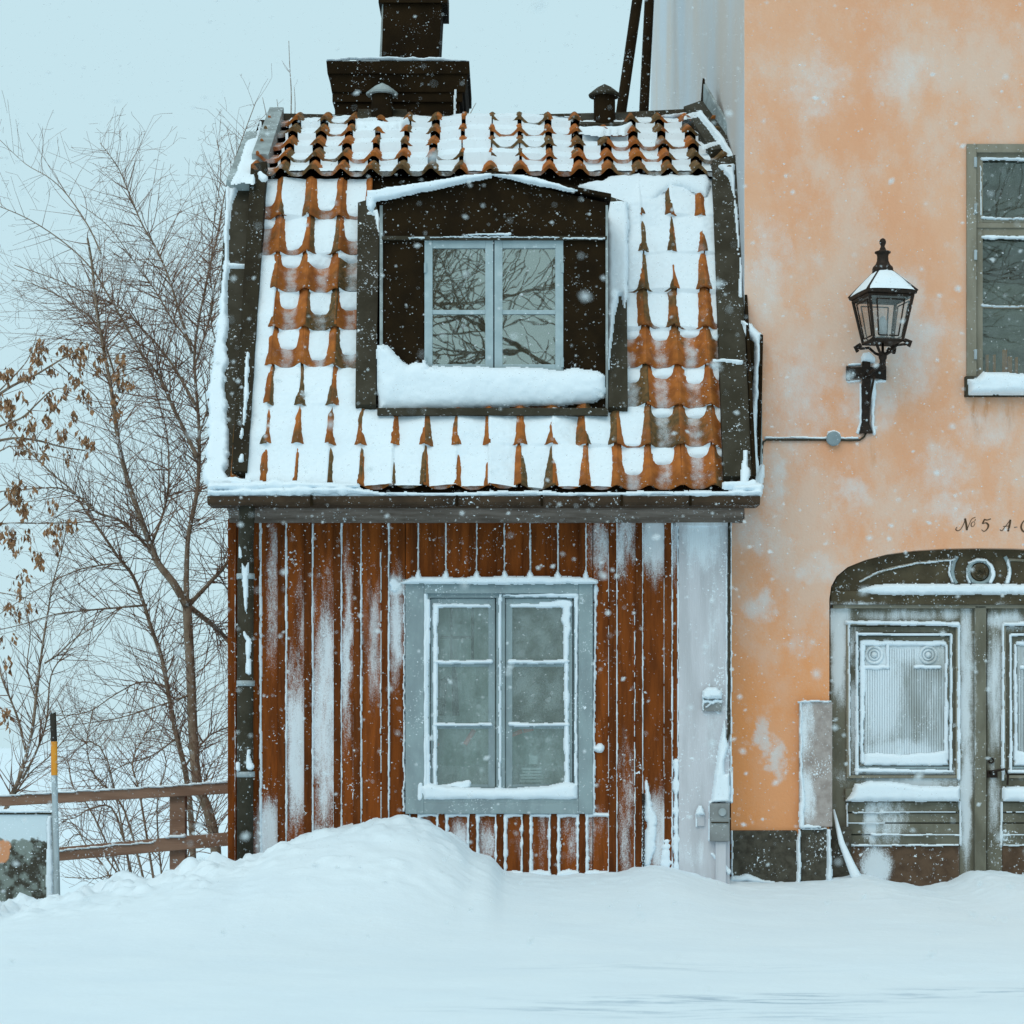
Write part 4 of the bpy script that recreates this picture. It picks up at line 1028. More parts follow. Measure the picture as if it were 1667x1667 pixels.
def leaf(mir):
    f = (lambda a: 2 * AX - a) if mir else (lambda a: a)
    def bx(q, a, c, p0, p1, yf, yb): a, c = sorted((f(a), f(c))); q.pbox(a, c, p0, p1, yf, yb)
    def frame_(q, a, c, p0, p1, wd, yf, yb):
        bx(q, a, a + wd, p0, p1, yf, yb); bx(q, c - wd, c, p0, p1, yf, yb); bx(q, a + wd, c - wd, p0, p0 + wd, yf, yb); bx(q, a + wd, c - wd, p1 - wd, p1, yf, yb)
    q = MB(); bx(q, 1352, 1378, 990, 1450, DY - .02, DY + .04); bx(q, 1562, 1587, 990, 1450, DY - .02, DY + .04); bx(q, 1378, 1562, 990, 1014, DY - .02, DY + .04); bx(q, 1378, 1562, 1266, 1306, DY - .02, DY + .04)
    q.build('leaf_frame', M['door'], door, bevel=.003)
    q = MB(); frame_(q, 1378, 1561, 1013, 1267, 5, DY - .045, DY + .03); q.build('moulding', M['olive_trim'], door, bevel=.004)
    q = MB(); frame_(q, 1384, 1556, 1020, 1261, 10, DY - .015, DY + .03); q.build('moulding', M['door'], door, bevel=.003)
    q = MB(); frame_(q, 1394, 1550, 1031, 1252, 4, DY - .035, DY + .03); q.build('moulding', M['grey_trim'], door, bevel=.003)
    q = MB(); frame_(q, 1399, 1546, 1036, 1247, 7, DY - .01, DY + .03); q.build('moulding', M['door'], door, bevel=.003)
    q = MB(); bx(q, 1407, 1538, 1044, 1240, DY + .0, DY + .04); q.build('panel', M['ribbed'], door)
    q = MB()
    for k in range(32):
        a = 1409 + k * 4
        top = 1056 if 1446 < a < 1490 else 1090
        bx(q, a, a + 2.2, top, 1228, DY - .012, DY + .01)
    q.build('reeding', M['ribbed'], door)
    for a in (1423, 1511):
        cc = P(f(a), 1066, DY - .005)
        q = MB(); q.ring(cc.x, cc.z, cc.y, .068, .013, 24, 6); q.ring(cc.x, cc.z, cc.y, .04, .009, 20, 6); q.tube([(cc.x, cc.y + .02, cc.z), (cc.x, cc.y - .022, cc.z)], [.03, .02], 14)
        q.build('roundel', M['ribbed'], door, smooth=True)
    q = MB(); bx(q, 1376, 1564, 1284, 1305, DY - .07, DY + .0); q.build('drip_rail', M['door'], door, bevel=.01)
    for k, (p0, p1) in enumerate(((1306, 1322), (1324, 1339), (1341, 1358), (1360, 1375))):
        q = MB(); bx(q, 1379, 1562, p0, p1, DY - .03 + .002 * k, DY + .03); q.build('plank', M['door'], door, bevel=.005)
    q = MB(); bx(q, 1379, 1562, 1377, 1460, DY - .035, DY + .03); q.build('kick_board', M['kick'], door, bevel=.005)
leaf(0); leaf(1)
q = MB(); q.pbox(1587, 1606, 986, 1450, DY - .07, DY + .03); q.build('astragal', M['door'], door, bevel=.006)
q = MB(); c = P(1613, 1238, DY - .02); q.ring(c.x, c.z, c.y - .01, .02, .007, 16, 6); q.pbox(1607, 1624, 1254, 1266, DY - .035, DY - .01); q.tube([P(1612, 1258, DY - .03), P(1614, 1256, DY - .09), P(1636, 1252, DY - .10), P(1641, 1262, DY - .10), P(1640, 1278, DY - .10)], [.012, .012, .011, .01, .009], 8); q.build('door_handle', M['iron'], door)
DS = []
for f in ((lambda a: a), (lambda a: 2 * AX - a)):
    DS += [([(f(1379), 1013), (f(1558), 1016)], [3, 3.2], .03, 3), ([(f(1561), 1018), (f(1561), 1268)], [1.5, 2.5], .02, 2), ([(f(1396), 1032), (f(1547), 1033)], [1.6, 1.6], .014, 2), ([(f(1395), 1030), (f(1395), 1258)], [1.4, 2.6], .014, 2), ([(f(1549), 1034), (f(1548), 1254)], [1.2, 2.0], .014, 2), ([(f(1394), 1254), (f(1550), 1256)], [3, 2.4], .02, 2.5),
           ([(f(1382), 1012), (f(1383), 1262)], [1.2, 1.2], .014, 2), ([(f(1563), 1306), (f(1564), 1376)], 1.4, .02, 2), ([(f(1380), 1376), (f(1560), 1376)], 1.0, .014, 1.2), ([(f(1390), 1323), (f(1480), 1322), (f(1555), 1322)], [1, .8, .3], .012, 1), ([(f(1380), 1340), (f(1440), 1340)], [.8, .5], .012, 1), ([(f(1420), 1358), (f(1480), 1359), (f(1562), 1359)], [2, .8, .8], .012, 1), ([(f(1379), 1308), (f(1379), 1420)], .9, .012, 1)]
relief('door_snow', front_map(DY - .047), DS, door, res=1.0, amp=.9, seed=59)
DS = []
for f in ((lambda a: a), (lambda a: 2 * AX - a)):
    DS += [([(f(1378), 1304), (f(1388), 1287), (f(1392), 1276), (f(1420), 1272), (f(1470), 1274), (f(1500), 1280), (f(1562), 1281), (f(1562), 1304)], None, .05, 9)]
relief('door_snow', front_map(DY - .072), DS, door, res=1.2, amp=1.8, seed=60)
DS = []
for f in ((lambda a: a), (lambda a: 2 * AX - a)):
    DS += [([(f(1406), 1246), (f(1408), 1228), (f(1430), 1226), (f(1470), 1229), (f(1510), 1226), (f(1540), 1222), (f(1543), 1246)], None, .02, 7), ([(f(1404), 1048), (f(1403), 1240)], [4.5, 3], .012, 3), ([(f(1404), 1047), (f(1538), 1047)], [4.5, 3.5], .014, 3), ([(f(1541), 1050), (f(1541), 1235)], [2, 3.5], .012, 3), ([(f(1408), 1086), (f(1444), 1086)], [3, 3], .014, 3), ([(f(1490), 1086), (f(1530), 1086)], 2.4, .014, 2), ([(f(1445), 1050), (f(1445), 1086)], 2, .012, 2)]
relief('door_snow', front_map(DY - .012), DS, door, res=1.1, amp=1.6, seed=61)

# upper window
WY = .44
q = MB()
q.pbox(1574, 1590, 234, 640, .325, WYF + .12); q.pbox(1790, 1806, 234, 640, .325, WYF + .12); q.pbox(1590, 1790, 234, 248, .325, WYF + .12)
uwin = q.build('window', M['olive_trim'], town, bevel=.004)
q = MB(); q.pbox(1590, 1600, 248, 612, .37, WYF + .12); q.pbox(1780, 1790, 248, 612, .37, WYF + .12); q.pbox(1600, 1780, 248, 258, .37, WYF + .12); q.pbox(1590, 1790, 363, 371, .36, WYF + .12); q.pbox(1684, 1696, 258, 612, .365, WYF + .12); q.pbox(1600, 1780, 371, 384, .375, WYF + .12); q.pbox(1600, 1780, 354, 363, .375, WYF + .12)
q.build('window_frame', M['olive_trim'], uwin, bevel=.004)
for (a, c) in ((1600, 1684), (1696, 1780)):
    for (p0, p1) in ((258, 354), (384, 498), (501, 612)):
        pane(a - 1, c + 1, p0 - 1, p1 + 1, .415, uwin, M['glass_town'])
    q = MB(); q.pbox(a, c, 497, 502, .405, .43); q.build('glazing_bar', M['olive_trim'], uwin)
for py in (264, 340, 415, 577):
    q = MB(); q.tube([P(1588, py - 8, .32), P(1588, py + 8, .32)], .013, 6); q.build('hinge', M['pole_grey'], uwin)
q = MB(); q.pbox(1572, 1810, 612, 645, .29, .42); q.build('window_sill', M['metal_grey'], uwin, bevel=.004)
relief('sill_snow', front_map(.288), [([(1575, 618), (1590, 616), (1600, 606), (1680, 609), (1800, 609), (1806, 640), (1700, 643), (1577, 642)], None, .09, 10)], uwin, res=1.4, amp=1.4, seed=62)
relief('frame_snow', front_map(.372), [([(1598, 258), (1690, 259)], 2.4, .015, 2), ([(1599, 386), (1690, 387)], 2.4, .015, 2), ([(1598, 354), (1620, 356), (1690, 356)], [1.6, 1.4, 1.6], .02, 2), ([(1598, 497), (1640, 499), (1690, 498)], [1.2, .8, 1.5], .02, 1.5), ([(1572, 420), (1574, 600)], [.5, 1.6], .02, 2), ([(1596, 270), (1597, 350)], .9, .012, 1)], uwin, res=1.0, amp=1.2, wl=6, seed=63)
q = MB(); q.box(PX(1585, .5), PX(1805, .5), .56, .60, PZ(630, .5), PZ(235, .5)); q.build('room_or_reflection', M['reflection_bands'], uwin)  # banded backing, paints the reflection in the townhouse panes
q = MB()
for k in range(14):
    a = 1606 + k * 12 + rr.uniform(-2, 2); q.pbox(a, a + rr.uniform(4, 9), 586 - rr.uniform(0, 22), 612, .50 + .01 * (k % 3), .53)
q.build('orange_reflection_strips', M['orange'], uwin)  # strips added to imitate the orange reflected low in the window

# painted house number over the door: pen strokes that swell and thin
def stroke(q, pts, wmax, wmin, y=WYF - .003):
    pts = [np.array(p, float) for p in pts]
    out = []
    for i in range(len(pts) - 1):                    # Catmull-Rom through the points
        p0 = pts[max(i - 1, 0)]; p1 = pts[i]; p2 = pts[i + 1]; p3 = pts[min(i + 2, len(pts) - 1)]
        for k in range(6):
            t = k / 6
            out.append(.5 * ((2 * p1) + (-p0 + p2) * t + (2 * p0 - 5 * p1 + 4 * p2 - p3) * t * t + (-p0 + 3 * p1 - 3 * p2 + p3) * t ** 3))
    out.append(pts[-1]); n = len(out); v = []
    for i, p in enumerate(out):
        d = out[min(i + 1, n - 1)] - out[max(i - 1, 0)]; d = d / (np.hypot(*d) + 1e-9)
        pen = np.array([.82, .57])                   # thick on strokes that fall to the right
        w_ = wmin + (wmax - wmin) * abs(d[0] * pen[1] - d[1] * -pen[0]) ** 1.5 if False else wmin + (wmax - wmin) * max(0.0, (d @ np.array([.35, .94])) if d[1] >= 0 else 0.0) ** 1.5
        nrm_ = np.array([-d[1], d[0]])
        for s_ in (-1, 1):
            a = p + nrm_ * w_ * .5 * s_; v.append(P(a[0], a[1], y))
    q.add(v, [(2 * i, 2 * i + 1, 2 * i + 3, 2 * i + 2) for i in range(n - 1)])
q = MB()
stroke(q, [(1558, 858), (1556, 862), (1560, 864), (1565, 860), (1570, 850), (1571, 844)], 1.6, 1.1)
stroke(q, [(1571, 844), (1573, 854), (1574, 863)], 3.4, 1.6); stroke(q, [(1574, 863), (1578, 853), (1582, 845), (1588, 842)], 1.4, 1.0)
stroke(q, [(1586, 849), (1582, 851), (1581, 856), (1584, 857), (1587, 853), (1586, 849)], 1.5, .8); stroke(q, [(1588, 845), (1587, 848)], 1.2, .8)
stroke(q, [(1603, 845), (1600, 852), (1605, 851), (1609, 855), (1607, 861), (1602, 865), (1598, 862)], 3.2, 1.2); stroke(q, [(1603, 845.5), (1607, 846.5), (1613, 844.5)], 2.2, 1.6)
stroke(q, [(1628, 862), (1631, 864), (1636, 858), (1645, 846)], 1.3, 1.1); stroke(q, [(1645, 846), (1643.5, 855), (1641, 865)], 3.4, 1.8); stroke(q, [(1633, 857), (1644, 856)], 1.2, 1.0)
stroke(q, [(1651, 858.5), (1656, 858)], 1.6, 1.4)
stroke(q, [(1678, 850), (1674, 846), (1668, 847), (1663, 854), (1663, 861), (1668, 866), (1675, 863)], 3.0, 1.3)
q.build('lettering', M['ink'], town)

# ------------------------------------------------------------------ wall lantern
lampY = WYF - .40
lamp = thing('street_lamp', 'black iron wall lantern with snowy cap on cross bracket of orange wall', 'street lamp', P(1412, 705, WYF))
k0 = (D0 + lampY) / FOC
lx = PX(1437, lampY); YAW = rad(12)
def sq(w_, z): return [Vector((lx + w_ * math.sqrt(2) * math.cos(a + YAW), lampY + w_ * math.sqrt(2) * math.sin(a + YAW), z)) for a in (rad(225), rad(315), rad(45), rad(135))]
zt, zb = PZ(486, lampY), PZ(557, lampY)
wt, wb = 37 * k0, 24.5 * k0
top, bot = sq(wt, zt), sq(wb, zb)
q = MB()
for i in range(4): q.tube([bot[i], top[i]], [.012, .014], 6)
for i in range(4):
    j = (i + 1) % 4
    q.tube([top[i], top[j]], .015, 6); q.tube([bot[i], bot[j]], .013, 6)
    # inner glazing frame on each side
    inn = [bot[i].lerp(bot[j], .17), bot[i].lerp(bot[j], .83), top[j].lerp(top[i], .17), top[j].lerp(top[i], .83)]
    m0 = (inn[0] + inn[1]) / 2; m1 = (inn[2] + inn[3]) / 2
    a, b_, c, d_ = inn[0].lerp(inn[3], .10), inn[1].lerp(inn[2], .10), inn[2].lerp(inn[1], .10), inn[3].lerp(inn[0], .10)
    for u_, v_ in ((a, b_), (b_, c), (c, d_), (d_, a)): q.tube([u_, v_], .006, 5)
q.build('cage', M['iron'], lamp)
for i in range(4):
    j = (i + 1) % 4; q = MB()
    cn = Vector((lx, lampY, (zt + zb) / 2)); qd = [v.lerp(Vector((lx, lampY, v.z)), .04) for v in (bot[i], bot[j], top[j], top[i])]
    nn = ((qd[0] + qd[2]) / 2 - cn); nn.z = 0; nn = nn.normalized() * -.004
    q.hexa(qd, nn); q.build('pane', M['glass_lamp'], lamp)
q = MB(); a, b_ = sq(wb * .95, zb - .01), sq(wb * .6, zb + .03); q.add(a + b_, [(3, 2, 1, 0), (4, 5, 6, 7)] + [(i, (i + 1) % 4, 4 + (i + 1) % 4, 4 + i) for i in range(4)]); q.build('base_tray', M['iron'], lamp)
q = MB(); q.lathe(lx, lampY, [(.012, zb), (.02, zb + .05), (.03, zb + .07), (.035, zb + .16), (.02, zb + .2), (.005, zb + .21)], 12); q.build('bulb', M['paper'], lamp, smooth=True)
q = MB(); r0, r1, r2 = sq(42 * k0, PZ(484, lampY)), sq(43 * k0, PZ(479, lampY)), sq(12 * k0, PZ(443, lampY))
q.add(r0 + r1 + r2, [(3, 2, 1, 0), (8, 9, 10, 11)] + [(4 * s_ + i, 4 * s_ + (i + 1) % 4, 4 * s_ + 4 + (i + 1) % 4, 4 * s_ + 4 + i) for s_ in (0, 1) for i in range(4)])
cap = q.build('lamp_roof', M['iron'], lamp, bevel=.003)
q = MB()
for i in range(4): q.tube([r1[i].lerp(r2[i], .0), r1[i].lerp(r2[i], 1)], .008, 5)
q.build('roof_rib', M['iron'], lamp)
s0, s1 = sq(42.5 * k0, PZ(479, lampY)), sq(13 * k0, PZ(444, lampY))
# snow pillows on the lantern roof
V = []; Fs = []
for i in range(4):
    j = (i + 1) % 4; n = 10; st = len(V)
    nrm = (s0[j] - s0[i]).cross(s1[i] - s0[i]).normalized(); 
    if nrm.z < 0: nrm = -nrm
    dep = (.036, .04, .025, .02)[i]
    for a in range(n + 1):
        for b2 in range(n + 1):
            u_, v_ = a / n, b2 / n
            p = s0[i].lerp(s0[j], .0 + 1.0 * u_).lerp(s1[i].lerp(s1[j], u_), .0 + 1.0 * v_)
            hgt = dep * (math.sin(math.pi * min(max(u_, 0), 1)) ** .3) * (math.sin(math.pi * min(v_ * .9 + .05, 1)) ** .4) * (.75 + .5 * float(vnoise(u_ * 4 + i * 9, v_ * 4, 5)))
            V.append(tuple(p + nrm * (hgt - .004)))
    for a in range(n):
        for b2 in range(n):
            t_ = st + a * (n + 1) + b2; Fs.append((t_, t_ + n + 1, t_ + n + 2, t_ + 1))
link_mesh('lamp_snow', np.array(V), Fs, M['snow'], lamp, True, 0, 'stuff')
q = MB()
def r_(px): return px * k0
q.lathe(lx, lampY, [(r_(r), PZ(p, lampY)) for r, p in ((15, 447), (17, 444), (17, 438), (16, 435), (12, 431), (9.5, 425), (9, 418), (10, 414), (13, 412), (13, 410), (9, 409), (5.5, 407), (4.5, 404), (3.2, 402), (3.6, 400), (5.3, 396), (5.4, 393), (4.2, 390), (1.5, 388))], 24)
q.build('finial', M['iron'], lamp, smooth=True)
hub = Vector((lx, lampY, PZ(578, lampY)))
for i in range(4):
    q = MB(); c = bot[i]; out = (c - Vector((lx, lampY, c.z)))
    pts = [c + out * .10 + Vector((0, 0, -.005)), c + out * .30 + Vector((0, 0, -.03)), c + out * .12 + Vector((0, 0, -.035)), c - out * .30 + Vector((0, 0, -.035)), c - out * .62 + Vector((0, 0, -.085)), hub + out * .12]
    q.tube(pts, [.017, .016, .012, .012, .012, .014], 6)
    q.tube([c + out * .12 + Vector((0, 0, .004)), c + out * .42 + Vector((0, 0, -.02)), c + out * .28 + Vector((0, 0, -.055))], [.012, .014, .018], 6)
    q.build('scroll_arm', M['iron'], lamp)
q = MB(); q.lathe(lx, lampY, [(.012, PZ(602, lampY)), (.024, PZ(599, lampY)), (.026, PZ(586, lampY)), (.034, PZ(583, lampY)), (.034, PZ(578, lampY)), (.012, PZ(572, lampY)), (.01, zb)], 12); q.build('hub', M['iron'], lamp, smooth=True)
q = MB(); q.tube([P(1412, 612, WYF - .04), P(1418, 606, WYF - .15), P(1430, 596, WYF - .30), hub + Vector((0, 0, -.06))], .016, 8); q.tube([P(1414, 664, WYF - .03), P(1418, 640, WYF - .09), P(1423, 612, WYF - .2)], .010, 6); q.build('bracket_arm', M['iron'], lamp)
q = MB()
q.pprism([(1404, 588), (1417, 588), (1417, 597), (1436, 598), (1443, 595), (1443, 619), (1436, 616), (1417, 615), (1416, 690), (1421, 705), (1399, 705), (1404, 690), (1404, 615), (1386, 616), (1378, 619), (1378, 595), (1386, 598), (1404, 597)], WYF - .035, WYF + .01)
bk = q.build('wall_bracket', M['iron'], lamp, bevel=.003)
for a, c in ((1389, 607), (1432, 607), (1411, 684), (1411, 640)):
    q = MB(); q.tube([P(a, c, WYF - .042), P(a, c, WYF - .03)], .010, 8); q.build('bolt', M['pole_grey'], bk)
q = MB(); q.tube([P(1410, 704, WYF - .015), P(1407, 711, WYF - .015), P(1400, 716, WYF - .015), P(1385, 717, WYF - .015), P(1357, 716, WYF - .015), P(1330, 716, WYF - .015), P(1248, 716, WYF - .015), P(1243, 719, WYF - .015), P(1241, 726, WYF - .015), P(1240, 760, WYF - .015)], .0085, 8)
q.build('cable', M['metal_grey'], lamp, smooth=True)
q = MB(); q.tube([P(1357, 714, WYF - .05), P(1357, 714, WYF - .045), P(1357, 714, WYF)], [.05, .06, .062], 18); q.build('junction_box', M['zinc'], lamp)
relief('lamp_snow', front_map(WYF), [([(1403, 590), (1402, 582), (1407, 574), (1415, 574), (1424, 582), (1424, 592)], None, .05, 6), ([(1382, 595), (1400, 593)], 2.2, .03, 2), ([(1380, 622), (1400, 619)], 1.6, .02, 2), ([(1420, 622), (1440, 620)], 2, .02, 2),
    ([(1421, 622), (1421, 660), (1420, 690), (1423, 706)], [4.5, 4.2, 3, 2.5], .03, 3.5), ([(1401, 625), (1401, 690), (1397, 704)], [1.5, 2, 2], .02, 2), ([(1346, 712), (1348, 703), (1357, 700), (1367, 704), (1370, 714), (1364, 724), (1350, 724)], None, .03, 5),
    ([(1396, 713), (1372, 713), (1340, 713), (1290, 712.5), (1246, 713)], [1.5, 2, 2.2, 1.5, 2.5], .02, 2), ([(1240, 716), (1238, 760)], [2, 4], .03, 3)], lamp, res=1.0, amp=1.1, wl=8, seed=64)

# ------------------------------------------------------------------ leaning dark poles behind the roof ridge
for (a0, b0, a1, b1, y, r_, lb) in ((1008, 205, 1046, -60, 7.0, .062, 'thicker dark pole leaning away behind the roof ridge, left of its pair'), (1047, 205, 1060, -60, 8.2, .06, 'dark pole leaning against the pale side wall behind the roof')):
    p0, p1 = P(a0, b0, y), P(a1, b1, y); dv = (p1 - p0) / (p1.z - p0.z)
    q = MB(); base = p0 + dv * (.0 - p0.z); q.tube([base, p0 + dv * (12.6 - p0.z)], r_, 10)
    o = q.build('leaning_pole', M['metal'], None, smooth=True); tag(o, lb, 'pole', 'dark poles behind the roof')

# ------------------------------------------------------------------ fence, snow marker and board at the left
FY = .9
fence = thing('wooden_fence', 'low brown two rail wooden fence running left from the red house', 'fence', P(285, 1410, FY))
def rail(pa, pb, h):
    q = MB(); a0, a1 = P(pa[0], pa[1], FY), P(pb[0], pb[1], FY)
    q.hexa([a0, a1, a1 - Vector((0, 0, h)), a0 - Vector((0, 0, h))], (0, .06, 0)); q.build('rail', M['fence'], fence, bevel=.006)
rail((-420, 1318), (372, 1274), .095); rail((-420, 1426), (372, 1355), .115)
for a in (274, -150, -420):
    q = MB(); q.box(PX(a, FY), PX(a + 26, FY), FY + .062, FY + .17, PZ(1480, FY), PZ(1290 + (274 - a) * .05, FY)); q.build('post', M['fence'], fence, bevel=.01)
relief('rail_snow', front_map(FY - .002), [([(0, 1295.5), (180, 1285), (370, 1273)], [.8, 1.0, 1.2], .02, 1.5), ([(270, 1363), (300, 1360)], [1, 2], .02, 2), ([(98, 1384), (250, 1370)], .8, .02, 1)], fence, res=1.2, seed=66)
SY = -.45
pole = thing('snow_marker', 'thin grey roadside snow marker pole with black tip and orange band', 'marker pole', P(92, 1465, SY))
A, B, C_, E = P(86, 1160, SY), P(88, 1207, SY), P(88.5, 1262, SY), P(94, 1490, SY)
for nm, u_, v_, mt in (('tip', A, B, 'black'), ('reflector_band', B, C_, 'orange'), ('shaft', C_, E, 'pole_grey')):
    q = MB(); q.tube([u_, v_], .0255 if nm != 'shaft' else .024, 14); q.build(nm, M[mt], pole, smooth=False)
board = thing('notice_board', 'snow plastered grey board on thin metal frame beside the marker pole', 'board', P(40, 1470, SY))
q = MB(); q.pbox(-160, 84, 1326, 1500, SY + .06, SY + .085)
def board_mat():
    m, nt = new_mat('board_print'); t = NT(nt)
    out = t.n('ShaderNodeOutputMaterial'); p = t.n('ShaderNodeBsdfPrincipled'); t.l(p.outputs[0], out.inputs[0])
    g = t.n('ShaderNodeNewGeometry'); pos = g.outputs['Position']; z = t.n('ShaderNodeSeparateXYZ'); t.l(pos, z.inputs[0])
    nz = t.noise(pos, 16.0, 5.0)
    c = t.mix(t.ramp(t.noise(pos, 9.0, 4.0), .42, .58), (0.040, 0.036, 0.024), (0.20, 0.24, 0.22))
    e = ellipses(t, pos, [(0, 1385, 18, 26, 1.0)], SY)
    c = t.mix(t.ramp(t.math('ADD', e, t.math('MULTIPLY', t.math('SUBTRACT', nz, .5), .6)), .4, .6), c, (0.62, 0.28, 0.14))
    zz = t.math('ADD', z.outputs[2], t.math('MULTIPLY', t.math('SUBTRACT', nz, .5), .16))
    c = t.mix(t.ramp(zz, PZ(1368, SY) - .012, PZ(1368, SY) + .012), c, (0.60, 0.72, 0.78))
    c = t.mix(t.ramp(t.noise(pos, 62.0, 1.0), .66, .74), c, SNOWC)
    t.l(c, p.inputs['Base Color']); p.inputs['Roughness'].default_value = .85
    return m
q.build('panel', board_mat(), board)
q = MB(); q.pbox(-160, 84, 1323, 1326, SY + .05, SY + .09); q.build('top_edge', M['metal_grey'], board)
q = MB(); q.pbox(84, 88, 1322, 1500, SY + .05, SY + .09); q.build('side_edge', M['pole_grey'], board)
relief('board_snow', front_map(SY + .05), [([(0, 1321), (40, 1320), (80, 1321)], [2.5, 2, 1], .02, 2), ([(80, 1330), (81, 1460)], [3, 6], .015, 4)], board, res=1.2, amp=2, seed=67)

# ------------------------------------------------------------------ bare winter trees
def limb_pts(pxs, y, widths, rnd, dy=0.0, wob=.05):
    """smooth 3-D limb through picture measurements at its own depth; widths are in photograph pixels at the two ends"""
    k = (D0 + y) / FOC
    raw = [np.array([*P(a, c, y)]) for a, c in pxs]
    n = len(raw)
    for i, p in enumerate(raw): p[1] += dy * i / max(1, n - 1) + rnd.uniform(-wob, wob)
    out = []
    for i in range(n - 1):
        p0 = raw[max(i - 1, 0)]; p1 = raw[i]; p2 = raw[i + 1]; p3 = raw[min(i + 2, n - 1)]
        for q in range(4):
            t = q / 4
            out.append(.5 * ((2 * p1) + (-p0 + p2) * t + (2 * p0 - 5 * p1 + 4 * p2 - p3) * t * t + (-p0 + 3 * p1 - 3 * p2 + p3) * t ** 3))
    out.append(raw[-1])
    m = len(out)
    rr = [(widths[0] + (widths[1] - widths[0]) * (i / (m - 1)) ** .6) * k * .5 for i in range(m)]
    return [Vector(p) for p in out], rr
def sprout(p, d, length, r, lvl, out, rnd, up, droop=0.0):
    n = max(3, int(length / .13)); pts = [p.copy()]; rs_ = [r]
    d = d.normalized(); q = p.copy(); bend = Vector((rnd.gauss(0, .2), rnd.gauss(0, .12), rnd.gauss(0, .16)))
    for i in range(n):
        d = (d + bend * .35 + Vector((rnd.gauss(0, .07), rnd.gauss(0, .07), rnd.gauss(0, .07) + up - droop * i / n))).normalized()
        q = q + d * (length / n); pts.append(q.copy()); rs_.append(max(.0016, r * (1 - .8 * (i + 1) / n)))
        if lvl > 0 and i >= 1 and rnd.random() < (.62 if lvl == 2 else .5):
            side = d.cross(Vector((rnd.gauss(0, 1), rnd.gauss(0, 1) - .4, rnd.gauss(0, 1)))).normalized()
            nd = (d * rnd.uniform(.5, .9) + side * rnd.uniform(.5, .9))
            sprout(q.copy(), nd, length * rnd.uniform(.28, .55) * (1 - .4 * i / n), rs_[-1] * .72, lvl - 1, out, rnd, up, droop)
    out.append((pts, rs_))
def twig_all(limbs, rnd, dens, lrange, lvl=2, up=.03, start=.15, out=None, r0=.008, droop=0.0, flat=.7):
    out = [] if out is None else out
    for pts, rr in limbs:
        m = len(pts); L = sum((pts[i + 1] - pts[i]).length for i in range(m - 1))
        for k in range(int(L * dens)):
            f = start + (1 - start) * rnd.random() ** 1.35; i = min(int(f * (m - 1)), m - 2)
            p = pts[i].lerp(pts[i + 1], rnd.random()); d = (pts[i + 1] - pts[i]).normalized()
            ang = rnd.uniform(0, 2 * math.pi); a = d.orthogonal().normalized(); b_ = d.cross(a)
            side = a * math.cos(ang) + b_ * math.sin(ang); side.y *= flat
            nd = d * rnd.uniform(.25, .9) + side * rnd.uniform(.6, 1.1) + Vector((0, 0, up * 4))
            sprout(p, nd, rnd.uniform(*lrange) * (1 - .72 * f), min(r0, rr[i] * .6), lvl, out, rnd, up, droop)
    return out
def clip_house(out):
    """keep twigs out of the house: nothing grows through its walls or roof"""
    keep = []
    for pts, rr in out:
        n = len(pts)
        for i, p in enumerate(pts):
            if p.x > -2.42 and -0.7 < p.y < 6.6 and p.z < 7.3: n = i; break
        if n >= 2: keep.append((pts[:n], rr[:n]))
    return keep
def tree(label, limbs, twigs, loc, name='bare_tree', group=None, cat='tree'):
    t = thing(name, label, cat, loc, group)
    q = MB()
    for pts, rr in limbs: q.tube(pts, rr, 8)
    q.build('trunk', M['bark'], t, smooth=True)
    q = MB()
    for pts, rr in clip_house(twigs): q.tube(pts, rr, 3, False)
    o = q.build('twigs', M['twig'], t, kind='stuff')
    return t
rnd = random.Random(21)
TY = 5.0
def L_(pxs, w0, w1, y=TY, dy=0.0): return limb_pts(pxs, y, (w0, w1), rnd, dy)
